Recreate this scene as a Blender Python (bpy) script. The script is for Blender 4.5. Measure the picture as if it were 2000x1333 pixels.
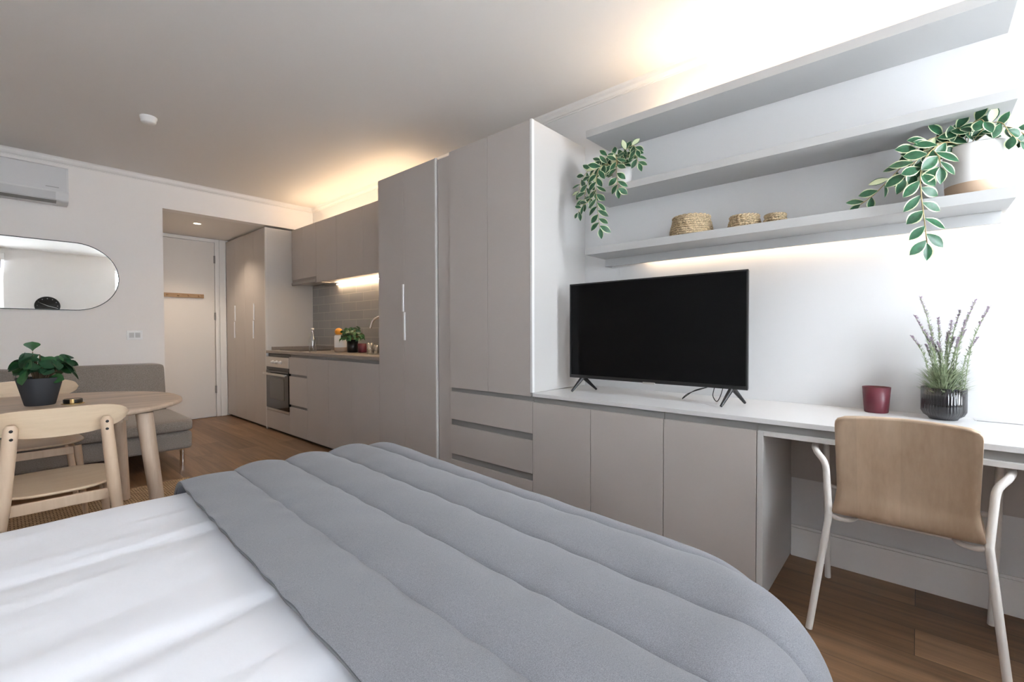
import bpy, math, random
from math import sin, cos, pi, radians, sqrt
from mathutils import Vector, Matrix, noise

# ------------------------------------------------------------------ camera, world, exposure
SC = bpy.context.scene
COL = SC.collection
for _o in list(bpy.data.objects):
    bpy.data.objects.remove(_o)

YAW, PITCH, ROLL = radians(48.35), radians(-1.03), radians(-.15)
CAMH = 1.12
_f = Vector((sin(YAW)*cos(PITCH), cos(YAW)*cos(PITCH), sin(PITCH)))
_r = Vector((cos(YAW), -sin(YAW), 0))
_u = _r.cross(_f)
_r2 = _r*cos(ROLL) + _u*sin(ROLL)
_u2 = -_r*sin(ROLL) + _u*cos(ROLL)
cam_d = bpy.data.cameras.new('camera')
cam = bpy.data.objects.new('camera', cam_d)
COL.objects.link(cam)
cam_d.sensor_width = 36
cam_d.lens = 893/2000*36
cam_d.clip_start = .02
M = Matrix((( _r2.x, _u2.x, -_f.x, 0), (_r2.y, _u2.y, -_f.y, 0), (_r2.z, _u2.z, -_f.z, CAMH), (0, 0, 0, 1)))
cam.matrix_world = M
SC.camera = cam
SC.view_settings.view_transform = 'Standard'
SC.view_settings.look = 'None'
SC.view_settings.gamma = 1
SC.view_settings.use_curve_mapping = False
SC.view_settings.exposure = 1.15
W = bpy.data.worlds.new('sky'); SC.world = W
W.use_nodes = True
W.node_tree.nodes['Background'].inputs[0].default_value = (.90, .95, 1.0, 1)
W.node_tree.nodes['Background'].inputs[1].default_value = 12.5

XF, XW = 2.08, 2.65         # cabinet front plane, right wall plane
YW, YD, YB, XL = 5.70, 7.08, -1.0, -.92   # far wall, entrance wall, window wall, left wall
ZC = 2.68
WINS = [(1.62, 2.26), (-.52, .08)]
WZS = [(.86, 2.42), (.60, 2.50)]
# daylight through the two windows
def portal(x0, x1, WZ):
    l = bpy.data.lights.new('window_daylight', 'AREA'); l.shape = 'RECTANGLE'
    l.size = x1-x0; l.size_y = WZ[1]-WZ[0]
    l.cycles.is_portal = True
    o = bpy.data.objects.new('window_daylight', l); COL.objects.link(o)
    o.location = ((x0+x1)/2, YB-.22, (WZ[0]+WZ[1])/2)
    o.rotation_euler = (radians(90), 0, pi)
    return o
for (a, b), wz in zip(WINS, WZS): portal(a, b, wz)

# ------------------------------------------------------------------ helpers
class MB:
    def __init__(s): s.v = []; s.f = []; s.m = []; s.s = []
    def add(s, vs, fs, mi=0, smooth=False):
        b = len(s.v); s.v += [Vector(v) for v in vs]
        for f in fs: s.f.append(tuple(b+i for i in f)); s.m.append(mi); s.s.append(smooth)
        return s
    def box(s, x0, x1, y0, y1, z0, z1, mi=0):
        return s.add([(x, y, z) for x in (x0, x1) for y in (y0, y1) for z in (z0, z1)],
              [(0,1,3,2), (4,6,7,5), (0,4,5,1), (2,3,7,6), (0,2,6,4), (1,5,7,3)], mi)
    def prism(s, pts, ax, a, b, mi=0, smooth=False):
        # pts: 2D outline in the plane normal to ax; extruded from a to b
        def P(p, t):
            return {'x': (t, p[0], p[1]), 'y': (p[0], t, p[1]), 'z': (p[0], p[1], t)}[ax]
        n = len(pts)
        s.add([P(p, a) for p in pts] + [P(p, b) for p in pts], [tuple(range(n)), tuple(range(2*n-1, n-1, -1))], mi)
        s.add([P(p, a) for p in pts] + [P(p, b) for p in pts], [(i, i+n, (i+1) % n+n, (i+1) % n) for i in range(n)], mi, smooth)
        return s
    def tube(s, pts, r, n=10, mi=0, cap=True, closed=False):
        pts = [Vector(p) for p in pts]; k = len(pts)
        rs = r if isinstance(r, (list, tuple)) else [r]*k
        prev = None; vs = []
        for i, p in enumerate(pts):
            if closed: t = pts[(i+1) % k]-pts[i-1]
            else: t = pts[min(i+1, k-1)]-pts[max(i-1, 0)]
            t.normalize()
            if prev is None:
                a = Vector((0, 0, 1)) if abs(t.z) < .9 else Vector((1, 0, 0))
                prev = (a - t*a.dot(t)).normalized()
            else: prev = (prev - t*prev.dot(t)).normalized()
            b = t.cross(prev)
            vs += [p + (prev*cos(2*pi*j/n) + b*sin(2*pi*j/n))*rs[i] for j in range(n)]
        fs = []
        for i in range(k if closed else k-1):
            i2 = (i+1) % k
            fs += [(i*n+j, i*n+(j+1) % n, i2*n+(j+1) % n, i2*n+j) for j in range(n)]
        s.add(vs, fs, mi, True)
        if cap and not closed:
            s.add(vs[:n], [tuple(range(n-1, -1, -1))], mi); s.add(vs[-n:], [tuple(range(n))], mi)
        return s
    def lathe(s, prof, c=(0, 0, 0), n=40, mi=0, ax='z', rfun=None):
        vs = []
        for (r, h) in prof:
            for j in range(n):
                a = 2*pi*j/n; rr = r*(rfun(a, h) if rfun else 1)
                p = {'z': (rr*cos(a), rr*sin(a), h), 'x': (h, rr*cos(a), rr*sin(a)), 'y': (rr*cos(a), h, rr*sin(a))}[ax]
                vs.append((p[0]+c[0], p[1]+c[1], p[2]+c[2]))
        fs = [(i*n+j, i*n+(j+1) % n, (i+1)*n+(j+1) % n, (i+1)*n+j) for i in range(len(prof)-1) for j in range(n)]
        s.add(vs, fs, mi, True)
        if prof[0][0] > 1e-4: s.add(vs[:n], [tuple(range(n-1, -1, -1))], mi)
        if prof[-1][0] > 1e-4: s.add(vs[-n:], [tuple(range(n))], mi)
        return s
    def grid(s, fn, nu, nv, mi=0, smooth=True, mfn=None):
        b = len(s.v)
        s.v += [Vector(fn(i/(nu-1), j/(nv-1))) for i in range(nu) for j in range(nv)]
        for i in range(nu-1):
            for j in range(nv-1):
                s.f.append((b+i*nv+j, b+i*nv+j+1, b+(i+1)*nv+j+1, b+(i+1)*nv+j))
                s.m.append(mfn(i, j) if mfn else mi); s.s.append(smooth)
        return s
    def xf(s, mat, start=0):
        for i in range(start, len(s.v)): s.v[i] = mat @ s.v[i]
        return s
    def build(s, name, mat, parent=None, bevel=0, weld=False, seg=2, sub=0, local=False, smooth_all=False):
        me = bpy.data.meshes.new(name)
        off = Vector((0, 0, 0))
        if parent is not None and not local:
            p = parent
            while p is not None: off = off + p.location; p = p.parent
        me.from_pydata([v-off for v in s.v], [], s.f)
        for m in (mat if isinstance(mat, (list, tuple)) else [mat]): me.materials.append(m)
        me.polygons.foreach_set('material_index', s.m)
        me.polygons.foreach_set('use_smooth', [True]*len(s.f) if smooth_all else s.s)
        me.update()
        o = bpy.data.objects.new(name, me); COL.objects.link(o)
        if weld:
            w = o.modifiers.new('w', 'WELD'); w.merge_threshold = .0001
        if bevel:
            b = o.modifiers.new('b', 'BEVEL'); b.width = bevel; b.segments = seg; b.limit_method = 'ANGLE'; b.angle_limit = radians(40)
        if sub:
            b = o.modifiers.new('s', 'SUBSURF'); b.levels = b.render_levels = sub
        if parent is not None: o.parent = parent
        return o

def tag(o, label=None, cat=None, group=None, kind=None):
    if label: o['label'] = label
    if cat: o['category'] = cat
    if group: o['group'] = group
    if kind: o['kind'] = kind
    return o
def thing(name, label, cat, loc=(0, 0, 0), rz=0, group=None):
    o = bpy.data.objects.new(name, None); COL.objects.link(o)
    o.location = loc; o.rotation_euler = (0, 0, rz); o.empty_display_size = .1
    return tag(o, label, cat, group)
def copy_tree(o, parent=None):
    c = o.copy(); COL.objects.link(c)
    if parent is not None: c.parent = parent
    for ch in [k for k in bpy.data.objects if k.parent == o]: copy_tree(ch, c)
    return c
def bx(*a): return MB().box(*a)
def rrect(x0, x1, y0, y1, r, n=6):
    out = []
    for cx, cy, a0 in ((x1-r, y1-r, 0), (x0+r, y1-r, 90), (x0+r, y0+r, 180), (x1-r, y0+r, 270)):
        for i in range(n+1):
            a = radians(a0+90*i/n); out.append((cx+r*cos(a), cy+r*sin(a)))
    return out
def spline(pts, n=8):
    pts = [Vector(p) for p in pts]; out = []
    for i in range(len(pts)-1):
        p0 = pts[max(i-1, 0)]; p1 = pts[i]; p2 = pts[i+1]; p3 = pts[min(i+2, len(pts)-1)]
        for k in range(n):
            t = k/n
            out.append(.5*((2*p1)+(-p0+p2)*t+(2*p0-5*p1+4*p2-p3)*t*t+(-p0+3*p1-3*p2+p3)*t**3))
    out.append(pts[-1]); return out

# ------------------------------------------------------------------ materials
def mat(name, col, rough=.5, metal=0, spec=.5, bump=0, bscale=200, var=0, vscale=8, sheen=0, coat=0):
    m = bpy.data.materials.new(name); m.use_nodes = True
    nt = m.node_tree; b = nt.nodes['Principled BSDF']
    b.inputs['Base Color'].default_value = (*col, 1)
    b.inputs['Roughness'].default_value = rough; b.inputs['Metallic'].default_value = metal
    b.inputs['Specular IOR Level'].default_value = spec
    b.inputs['Coat Weight'].default_value = coat
    b.inputs['Sheen Weight'].default_value = sheen
    tc = nt.nodes.new('ShaderNodeTexCoord')
    if bump:
        n = nt.nodes.new('ShaderNodeTexNoise'); n.inputs['Scale'].default_value = bscale; n.inputs['Detail'].default_value = 3
        nt.links.new(tc.outputs['Object'], n.inputs['Vector'])
        bp = nt.nodes.new('ShaderNodeBump'); bp.inputs['Strength'].default_value = bump; bp.inputs['Distance'].default_value = .002
        nt.links.new(n.outputs['Fac'], bp.inputs['Height']); nt.links.new(bp.outputs[0], b.inputs['Normal'])
    if var:
        n = nt.nodes.new('ShaderNodeTexNoise'); n.inputs['Scale'].default_value = vscale; n.inputs['Detail'].default_value = 4
        nt.links.new(tc.outputs['Object'], n.inputs['Vector'])
        mr = nt.nodes.new('ShaderNodeMapRange'); mr.inputs['From Min'].default_value = .3; mr.inputs['From Max'].default_value = .7
        mr.inputs['To Min'].default_value = 1-var; mr.inputs['To Max'].default_value = 1+var
        nt.links.new(n.outputs['Fac'], mr.inputs['Value'])
        mx = nt.nodes.new('ShaderNodeVectorMath'); mx.operation = 'SCALE'; mx.inputs[0].default_value = col
        nt.links.new(mr.outputs[0], mx.inputs['Scale']); nt.links.new(mx.outputs[0], b.inputs['Base Color'])
    return m
def wood(name, c1, c2, axis=0, rough=.45, scale=1.0, staves=0):
    m = bpy.data.materials.new(name); m.use_nodes = True
    nt = m.node_tree; b = nt.nodes['Principled BSDF']; N = nt.nodes.new; L = nt.links.new
    tc = N('ShaderNodeTexCoord'); mp = N('ShaderNodeMapping')
    sc = [14*scale]*3; sc[axis] = 1.2*scale
    mp.inputs['Scale'].default_value = sc
    L(tc.outputs['Object'], mp.inputs['Vector'])
    n1 = N('ShaderNodeTexNoise'); n1.inputs['Scale'].default_value = 1.0; n1.inputs['Detail'].default_value = 6; n1.inputs['Distortion'].default_value = .6
    L(mp.outputs[0], n1.inputs['Vector'])
    n2 = N('ShaderNodeTexNoise'); n2.inputs['Scale'].default_value = 7; n2.inputs['Detail'].default_value = 4
    L(mp.outputs[0], n2.inputs['Vector'])
    mx = N('ShaderNodeMath'); mx.operation = 'MULTIPLY_ADD'; mx.inputs[1].default_value = .45
    L(n2.outputs['Fac'], mx.inputs[0]); L(n1.outputs['Fac'], mx.inputs[2])
    cr = N('ShaderNodeValToRGB'); cr.color_ramp.elements[0].position = .5; cr.color_ramp.elements[1].position = .92
    cr.color_ramp.elements[0].color = (*c1, 1); cr.color_ramp.elements[1].color = (*c2, 1)
    L(mx.outputs[0], cr.inputs[0])
    last = cr.outputs[0]
    if staves:
        sp = N('ShaderNodeSeparateXYZ'); L(tc.outputs['Object'], sp.inputs[0])
        dv = N('ShaderNodeMath'); dv.operation = 'DIVIDE'; dv.inputs[1].default_value = staves
        L(sp.outputs[1 if axis == 0 else (0 if axis == 1 else 1)], dv.inputs[0])
        fl = N('ShaderNodeMath'); fl.operation = 'FLOOR'; L(dv.outputs[0], fl.inputs[0])
        wn = N('ShaderNodeTexWhiteNoise'); wn.noise_dimensions = '1D'; L(fl.outputs[0], wn.inputs['W'])
        mr = N('ShaderNodeMapRange'); mr.inputs['To Min'].default_value = .88; mr.inputs['To Max'].default_value = 1.06
        L(wn.outputs[0], mr.inputs[0])
        vm = N('ShaderNodeVectorMath'); vm.operation = 'SCALE'; L(last, vm.inputs[0]); L(mr.outputs[0], vm.inputs['Scale']); last = vm.outputs[0]
    L(last, b.inputs['Base Color']); b.inputs['Roughness'].default_value = rough
    return m
def emit(name, col, st):
    m = bpy.data.materials.new(name); m.use_nodes = True; nt = m.node_tree
    nt.nodes.clear(); e = nt.nodes.new('ShaderNodeEmission'); o = nt.nodes.new('ShaderNodeOutputMaterial')
    e.inputs[0].default_value = (*col, 1); e.inputs[1].default_value = st
    nt.links.new(e.outputs[0], o.inputs[0]); return m
def glass(name, tint, gl=.08, rough=.0, trans=1):
    m = bpy.data.materials.new(name); m.use_nodes = True; nt = m.node_tree; nt.nodes.clear(); N = nt.nodes.new; L = nt.links.new
    t = N('ShaderNodeBsdfTransparent'); t.inputs[0].default_value = (*tint, 1)
    g = N('ShaderNodeBsdfGlossy'); g.inputs['Roughness'].default_value = rough
    lw = N('ShaderNodeLayerWeight'); lw.inputs[0].default_value = .25
    mr = N('ShaderNodeMapRange'); mr.inputs['To Min'].default_value = gl; mr.inputs['To Max'].default_value = .75
    L(lw.outputs['Facing'], mr.inputs[0])
    mx = N('ShaderNodeMixShader'); L(mr.outputs[0], mx.inputs[0]); L(t.outputs[0], mx.inputs[1]); L(g.outputs[0], mx.inputs[2])
    o = N('ShaderNodeOutputMaterial'); L(mx.outputs[0], o.inputs[0]); return m
def fabric(name, c1, c2, scale=260, rough=.95, bump=.5, sheen=.2):
    m = bpy.data.materials.new(name); m.use_nodes = True; nt = m.node_tree; b = nt.nodes['Principled BSDF']; N = nt.nodes.new; L = nt.links.new
    tc = N('ShaderNodeTexCoord')
    n = N('ShaderNodeTexNoise'); n.inputs['Scale'].default_value = scale; n.inputs['Detail'].default_value = 5; n.inputs['Roughness'].default_value = .7
    L(tc.outputs['Object'], n.inputs['Vector'])
    cr = N('ShaderNodeValToRGB'); cr.color_ramp.elements[0].position = .36; cr.color_ramp.elements[1].position = .64
    cr.color_ramp.elements[0].color = (*c1, 1); cr.color_ramp.elements[1].color = (*c2, 1)
    L(n.outputs['Fac'], cr.inputs[0]); L(cr.outputs[0], b.inputs['Base Color'])
    bp = N('ShaderNodeBump'); bp.inputs['Strength'].default_value = bump; bp.inputs['Distance'].default_value = .001
    L(n.outputs['Fac'], bp.inputs['Height']); L(bp.outputs[0], b.inputs['Normal'])
    b.inputs['Roughness'].default_value = rough; b.inputs['Sheen Weight'].default_value = sheen
    b.inputs['Specular IOR Level'].default_value = .2
    return m

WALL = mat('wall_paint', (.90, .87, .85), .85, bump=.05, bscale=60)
WALLR = mat('wall_paint_darkened_window_side', (.70, .698, .70), .8, bump=.05, bscale=60)  # wall paint darkened: strong window light on this wall offset in the colour
CEIL = mat('ceiling_paint', (.82, .785, .75), .9)
WHITE = mat('white_paint', (.82, .80, .78), .45)
DOORM = mat('door_paint', (.74, .70, .665), .5)
CAB = mat('greige_laminate', (.49, .448, .42), .5, var=.015, vscale=3)
CABEDGE = mat('pale_cabinet_edge', (.60, .58, .56), .45)
CABSIDE = mat('pale_lit_cabinet_side', (.56, .545, .53), .45)  # laminate lightened: window light on the tall wardrobe side put into the colour
RECESS = mat('grey_recess_channel', (.26, .255, .25), .5)
WTOP = mat('white_worktop', (.68, .675, .675), .28)
KTOP = mat('taupe_stone_worktop', (.26, .225, .20), .3, var=.08, vscale=60)
ALU = mat('brushed_aluminium', (.80, .80, .80), .35, metal=.85)
CHROME = mat('chrome', (.85, .83, .80), .12, metal=1)
STEEL = mat('stainless_steel', (.62, .59, .56), .35, metal=.9)
BLACK = mat('black_plastic', (.012, .012, .013), .35)
BLKGL = mat('black_glass', (.008, .008, .009), .06, spec=.6)
SCREEN = mat('tv_screen', (.004, .004, .0045), .08, spec=.12)
SHELFM = mat('pale_grey_shelf', (.49, .49, .485), .55)
CREAM = mat('cream_powder_coat', (.74, .70, .66), .4)
OAK = wood('oak_table', (.50, .375, .275), (.66, .515, .395), 0, .45, 1.2, staves=.09)
BIRCH = wood('birch_backrest', (.66, .50, .34), (.76, .60, .43), 0, .4, .9)
BIRCHV = wood('birch_chair_leg', (.62, .45, .31), (.72, .55, .40), 2, .45, 1.0)
PLY = wood('ash_plywood', (.47, .34, .23), (.60, .455, .325), 2, .4, .8, staves=.115)
RACKW = wood('coat_rack_oak', (.30, .18, .09), (.42, .27, .15), 0, .5)
SHEET = mat('white_cotton', (.75, .755, .795), .9, bump=.25, bscale=35, sheen=.2)
THROW = fabric('grey_throw', (.155, .157, .176), (.265, .269, .295), 650)
THROWB = fabric('dark_throw_underside', (.05, .052, .057), (.075, .078, .084), 300)
SOFA = fabric('sofa_fabric', (.20, .175, .155), (.36, .325, .295), 220)
LED = emit('warm_led', (1.0, .73, .47), 10.5)
SOIL = mat('potting_soil', (.02, .015, .012), .95, bump=1, bscale=80)
BURG = mat('burgundy_glaze', (.115, .014, .026), .45, coat=.1)
POTD = mat('dark_grey_pot', (.035, .038, .045), .75, bump=.1, bscale=80)
POTW = mat('white_ceramic', (.80, .78, .76), .5)
POTT = mat('bare_clay_base', (.58, .42, .30), .8)

def floor_mat():
    m = bpy.data.materials.new('oak_planks'); m.use_nodes = True; nt = m.node_tree; b = nt.nodes['Principled BSDF']; N = nt.nodes.new; L = nt.links.new
    g = N('ShaderNodeNewGeometry'); sp = N('ShaderNodeSeparateXYZ'); L(g.outputs['Position'], sp.inputs[0])
    cb = N('ShaderNodeCombineXYZ'); L(sp.outputs[1], cb.inputs[0]); L(sp.outputs[0], cb.inputs[1])
    br = N('ShaderNodeTexBrick'); L(cb.outputs[0], br.inputs['Vector'])
    br.inputs['Scale'].default_value = 1; br.inputs['Brick Width'].default_value = 1.35; br.inputs['Row Height'].default_value = .19
    br.inputs['Mortar Size'].default_value = .0012; br.inputs['Mortar Smooth'].default_value = .2; br.offset = .37; br.offset_frequency = 2
    br.inputs['Color1'].default_value = (.17, .092, .047, 1); br.inputs['Color2'].default_value = (.285, .165, .088, 1); br.inputs['Mortar'].default_value = (.05, .028, .016, 1)
    mp = N('ShaderNodeMapping'); mp.inputs['Scale'].default_value = (22, 1.3, 1); L(g.outputs['Position'], mp.inputs['Vector'])
    ad = N('ShaderNodeVectorMath'); ad.operation = 'ADD'; L(mp.outputs[0], ad.inputs[0])
    mb = N('ShaderNodeVectorMath'); mb.operation = 'SCALE'; mb.inputs['Scale'].default_value = 60; L(br.outputs['Color'], mb.inputs[0]); L(mb.outputs[0], ad.inputs[1])
    n = N('ShaderNodeTexNoise'); n.inputs['Scale'].default_value = 1; n.inputs['Detail'].default_value = 7; n.inputs['Roughness'].default_value = .62; n.inputs['Distortion'].default_value = .8
    L(ad.outputs[0], n.inputs['Vector'])
    mr = N('ShaderNodeMapRange'); mr.inputs['From Min'].default_value = .3; mr.inputs['From Max'].default_value = .75; mr.inputs['To Min'].default_value = .62; mr.inputs['To Max'].default_value = 1.3
    L(n.outputs['Fac'], mr.inputs[0])
    v = N('ShaderNodeVectorMath'); v.operation = 'SCALE'; L(br.outputs['Color'], v.inputs[0]); L(mr.outputs[0], v.inputs['Scale'])
    L(v.outputs[0], b.inputs['Base Color']); b.inputs['Roughness'].default_value = .42
    bp = N('ShaderNodeBump'); bp.inputs['Strength'].default_value = .25; bp.inputs['Distance'].default_value = .002; L(n.outputs['Fac'], bp.inputs['Height']); L(bp.outputs[0], b.inputs['Normal'])
    return m
FLOOR = floor_mat()
def tile_mat():
    m = bpy.data.materials.new('grey_wall_tiles'); m.use_nodes = True; nt = m.node_tree; b = nt.nodes['Principled BSDF']; N = nt.nodes.new; L = nt.links.new
    g = N('ShaderNodeNewGeometry'); sp = N('ShaderNodeSeparateXYZ'); L(g.outputs['Position'], sp.inputs[0])
    cb = N('ShaderNodeCombineXYZ'); L(sp.outputs[1], cb.inputs[0]); L(sp.outputs[2], cb.inputs[1])
    br = N('ShaderNodeTexBrick'); L(cb.outputs[0], br.inputs['Vector']); br.inputs['Scale'].default_value = 1
    br.inputs['Brick Width'].default_value = .30; br.inputs['Row Height'].default_value = .098; br.inputs['Mortar Size'].default_value = .003; br.offset = .5
    br.inputs['Color1'].default_value = (.33, .325, .315, 1); br.inputs['Color2'].default_value = (.37, .36, .35, 1); br.inputs['Mortar'].default_value = (.50, .46, .42, 1)
    L(br.outputs['Color'], b.inputs['Base Color']); b.inputs['Roughness'].default_value = .25
    bp = N('ShaderNodeBump'); bp.inputs['Strength'].default_value = .3; bp.invert = True; bp.inputs['Distance'].default_value = .003; L(br.outputs['Fac'], bp.inputs['Height']); L(bp.outputs[0], b.inputs['Normal'])
    return m
TILE = tile_mat()

# ------------------------------------------------------------------ the room
def struct(name, mb, m, parent=None, bevel=0):
    o = mb.build(name, m, parent, bevel=bevel)
    if parent is None: o['kind'] = 'structure'
    return o
T = .2
struct('floor', bx(XL-T, XW+T, YB-.3, YD+T, -.1, 0), FLOOR)
struct('ceiling', bx(XL-T, XW+T, YB-.3, YD+T, ZC, ZC+.1), CEIL)
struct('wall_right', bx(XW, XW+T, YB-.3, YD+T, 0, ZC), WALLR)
struct('wall_left', bx(XL-T, XL, YB-.3, YD+T, 0, ZC), WALL)
w = MB().box(XL, 1.12, YW, YW+.12, 0, ZC); w.box(1.12, XW, YW, YW+.12, 2.385, ZC)
struct('wall_far', w, WALL)
struct('wall_corridor', bx(1.02, 1.12, YW+.12, YD, 0, 2.385), WALL)
struct('ceiling_corridor', bx(1.02, XW, YW+.12, YD, 2.385, 2.45), CEIL)
struct('wall_entrance', bx(.9, XW, YD, YD+T, 0, ZC), WALL)
w = MB()
xs = [XL] + [v for p in sorted(WINS) for v in p] + [XW]
for a, b in ((xs[0], xs[1]), (xs[2], xs[3]), (xs[4], xs[5])): w.box(a, b, YB-.25, YB, 0, ZC)
for (a, b), WZ in zip(WINS, WZS): w.box(a, b, YB-.25, YB, 0, WZ[0]); w.box(a, b, YB-.25, YB, WZ[1], ZC)
struct('wall_back', w, WALL)
GLASSW = glass('window_glass', (.97, .985, 1), .04)
for k, (a, b) in enumerate(WINS):
    WZ = WZS[k]
    f = MB(); t = .05
    f.box(a, a+t, YB-.18, YB-.12, *WZ); f.box(b-t, b, YB-.18, YB-.12, *WZ); f.box(a+t, b-t, YB-.18, YB-.12, WZ[0], WZ[0]+t); f.box(a+t, b-t, YB-.18, YB-.12, WZ[1]-t, WZ[1])
    wn = thing('window_%d' % (k+1), None, None, ((a+b)/2, YB-.15, WZ[0])); wn['kind'] = 'structure'
    f.build('window_frame', WHITE, wn)
    MB().box(a+t, b-t, YB-.152, YB-.148, WZ[0]+t, WZ[1]-t).build('pane', GLASSW, wn)
    MB().box(a-.02, b+.02, YB-.12, YB+.02, WZ[0]-.02, WZ[0]).build('window_sill', WHITE, wn)
# roller blind over the left window (seen in the mirror)
rb = thing('roller_blind', 'white roller blind cassette above the left window, seen in the oval mirror', 'blind', (-.23, YB+.05, 2.46))
MB().box(-.56, .10, YB+.002, YB+.09, 2.46, 2.58).build('cassette', WHITE, rb, bevel=.006)
MB().box(-.52, .06, YB+.04, YB+.044, 2.30, 2.46).build('blind_fabric', SHEET, rb)

# mouldings
def crown(name, axis, a, b, wallc, sgn):
    # axis 'x': runs along x at y=wallc ; 'y': runs along y at x=wallc
    prof = [(0, ZC), (0, ZC-.055), (.006, ZC-.055), (.006, ZC-.048), (.016, ZC-.044), (.024, ZC-.03), (.026, ZC-.012), (.034, ZC)]
    p = [(wallc+sgn*o, z) for o, z in prof]
    mb = MB().prism(p, 'y' if axis == 'y' else 'x', a, b)
    struct(name, mb, WHITE)
crown('trim_1', 'x', XL, XW-.002, YW, -1)
crown('trim_2', 'y', YB, YW, XW, -1)
crown('trim_3', 'y', YB, YW, XL, 1)
def skirt(name, x0, x1, y0, y1, h=.155):
    mb = MB().box(x0, x1, y0, y1, 0, h-.012)
    dx, dy = (.006 if x1-x0 < .05 else 0), (.006 if y1-y0 < .05 else 0)
    mb.box(x0+dx if x1 > 1 and dx else x0, x1 if x1 > 1 else x1-dx, y0+dy, y1, h-.012, h)
    struct(name, mb, WHITE, bevel=.002)
skirt('baseboard_right', XW-.018, XW, YB, .47)
skirt('baseboard_far', XL, 1.12, YW-.016, YW, .12)
skirt('baseboard_left', XL, XL+.016, YB, YW-.02, .12)
skirt('baseboard_entrance', 2.0, 2.075, YD-.016, YD, .14)

# entrance door
d1 = thing('door_1', None, None, (1.53, YD, 0)); d1['kind'] = 'structure'
fr = MB(); fr.box(1.945, 1.985, YD-.03, YD, 0, 2.375); fr.box(1.13, 1.945, YD-.03, YD, 2.335, 2.375)
fr.box(2.0, 2.075, YD-.022, YD, 0, 2.382); fr.box(1.985, 2.0, YD-.012, YD, 0, 2.375)
fr.build('door_frame', WHITE, d1, bevel=.003)
lf = bx(1.135, 1.938, YD-.024, YD-.001, .012, 2.328).build('door_leaf', DOORM, d1, bevel=.002)
for z in (.32, 1.30, 2.06):
    bx(1.930, 1.95, YD-.036, YD-.024, z, z+.10).build('hinge', RECESS, d1, bevel=.003)
MB().lathe([(.0001, -.05), (.011, -.05), (.011, 0)], (1.19, YD-.024, 1.02), 12, ax='y').box(1.185, 1.30, YD-.082, YD-.070, 1.012, 1.028).build('door_handle', STEEL, d1)
cr_ = thing('coat_rack', 'brown wooden peg rail mounted on the white entrance door', 'coat rack', (1.53, YD-.03, 1.61))
bx(1.24, 1.812, YD-.044, YD-.0245, 1.584, 1.636).build('rail', RACKW, cr_, bevel=.003)
for i in range(5):
    MB().lathe([(.0085, 0), (.0085, -.025), (.012, -.03), (.010, -.038), (.0001, -.040)], (1.30+i*.113, YD-.044, 1.61), 12, ax='y').build('peg', RACKW, cr_)

# ------------------------------------------------------------------ built-in cabinets
def handle(parent, y, z0, z1, w=.014, x=XF):
    m = MB().box(x-.012, x-.001, y-w/2, y+w/2, z0, z1)
    return m.build('handle', ALU, parent, bevel=.002)
G = .0015
def door(parent, y0, y1, z0, z1, x=XF, name='door', m=None):
    return bx(x, x+.018, y0+G, y1-G, z0+G, z1-G).build(name, m or CAB, parent, bevel=.0012)
def carcass(parent, y0, y1, z0, z1, x=XF, back=XW-.001, side=None):
    return bx(x+.0195, back, y0+.0005, y1-.0005, z0, z1).build('carcass', side or CAB, parent)
def plinth(parent, y0, y1, x=XF+.035, h=.028):
    return bx(x, x+.018, y0+.001, y1-.001, 0, h-.001).build('plinth', BLACK, parent)

# wardrobe in the entrance corridor
w1 = thing('wardrobe', 'tall greige wardrobe beside the entrance door, with slim folding doors', 'wardrobe', (2.36, 6.38, 0))
bx(XF+.0195, XW-.001, YW+.018, YD-.024, .028, 2.36).build('carcass', CAB, w1)
bx(XF, XW-.001, YW-.002, YW+.017, .004, 2.36).build('end_panel', CABSIDE, w1)
bx(XF-.0005, XF+.02, YW-.006, YW+.018, .004, 2.36).build('edge_profile', CABEDGE, w1)
ys = [YW+.018, 6.06, 6.38, 6.72, 7.055]
for i in range(4):
    d = door(w1, ys[i], ys[i+1], .028, 2.36)
    if i in (0, 2):
        handle(d, ys[i+1]-.012, 1.285, 1.485, .013)
    else:
        handle(d, ys[i]+.012, 1.06, 1.275, .013)
plinth(w1, YW+.03, 7.05)

# tall cupboard right of the kitchen worktop
w2 = thing('tall_cupboard', 'full height greige two-door cupboard at the end of the kitchen worktop', 'cupboard', (2.36, 2.95, 0))
Y2a, Y2b, Y2m, Z2 = 2.585, 3.312, 2.957, 2.362
carcass(w2, Y2a, Y2b, .028, Z2)
d = door(w2, Y2m, Y2b, .028, Z2); handle(d, Y2m+.006, 1.285, 1.495, .018)
d = door(w2, Y2a, Y2m, .028, Z2); handle(d, Y2m-.010, 1.065, 1.28, .018)
bx(XF-.002, XF+.017, Y2a-.012, Y2a, .01, Z2).build('edge_profile', CABEDGE, w2)
plinth(w2, Y2a, Y2b)
fp = thing('filler_panel', 'narrow recessed greige panel between the two tall cupboards', 'panel', (2.2, 2.50, 0))
bx(XF+.02, XF+.04, 2.430, Y2a-.013, 0, 2.352).build('panel', CAB, fp)
bx(XF+.04, XW-.001, 2.432, Y2a-.015, 0, 2.352).build('packing_box', CAB, fp)

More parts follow.
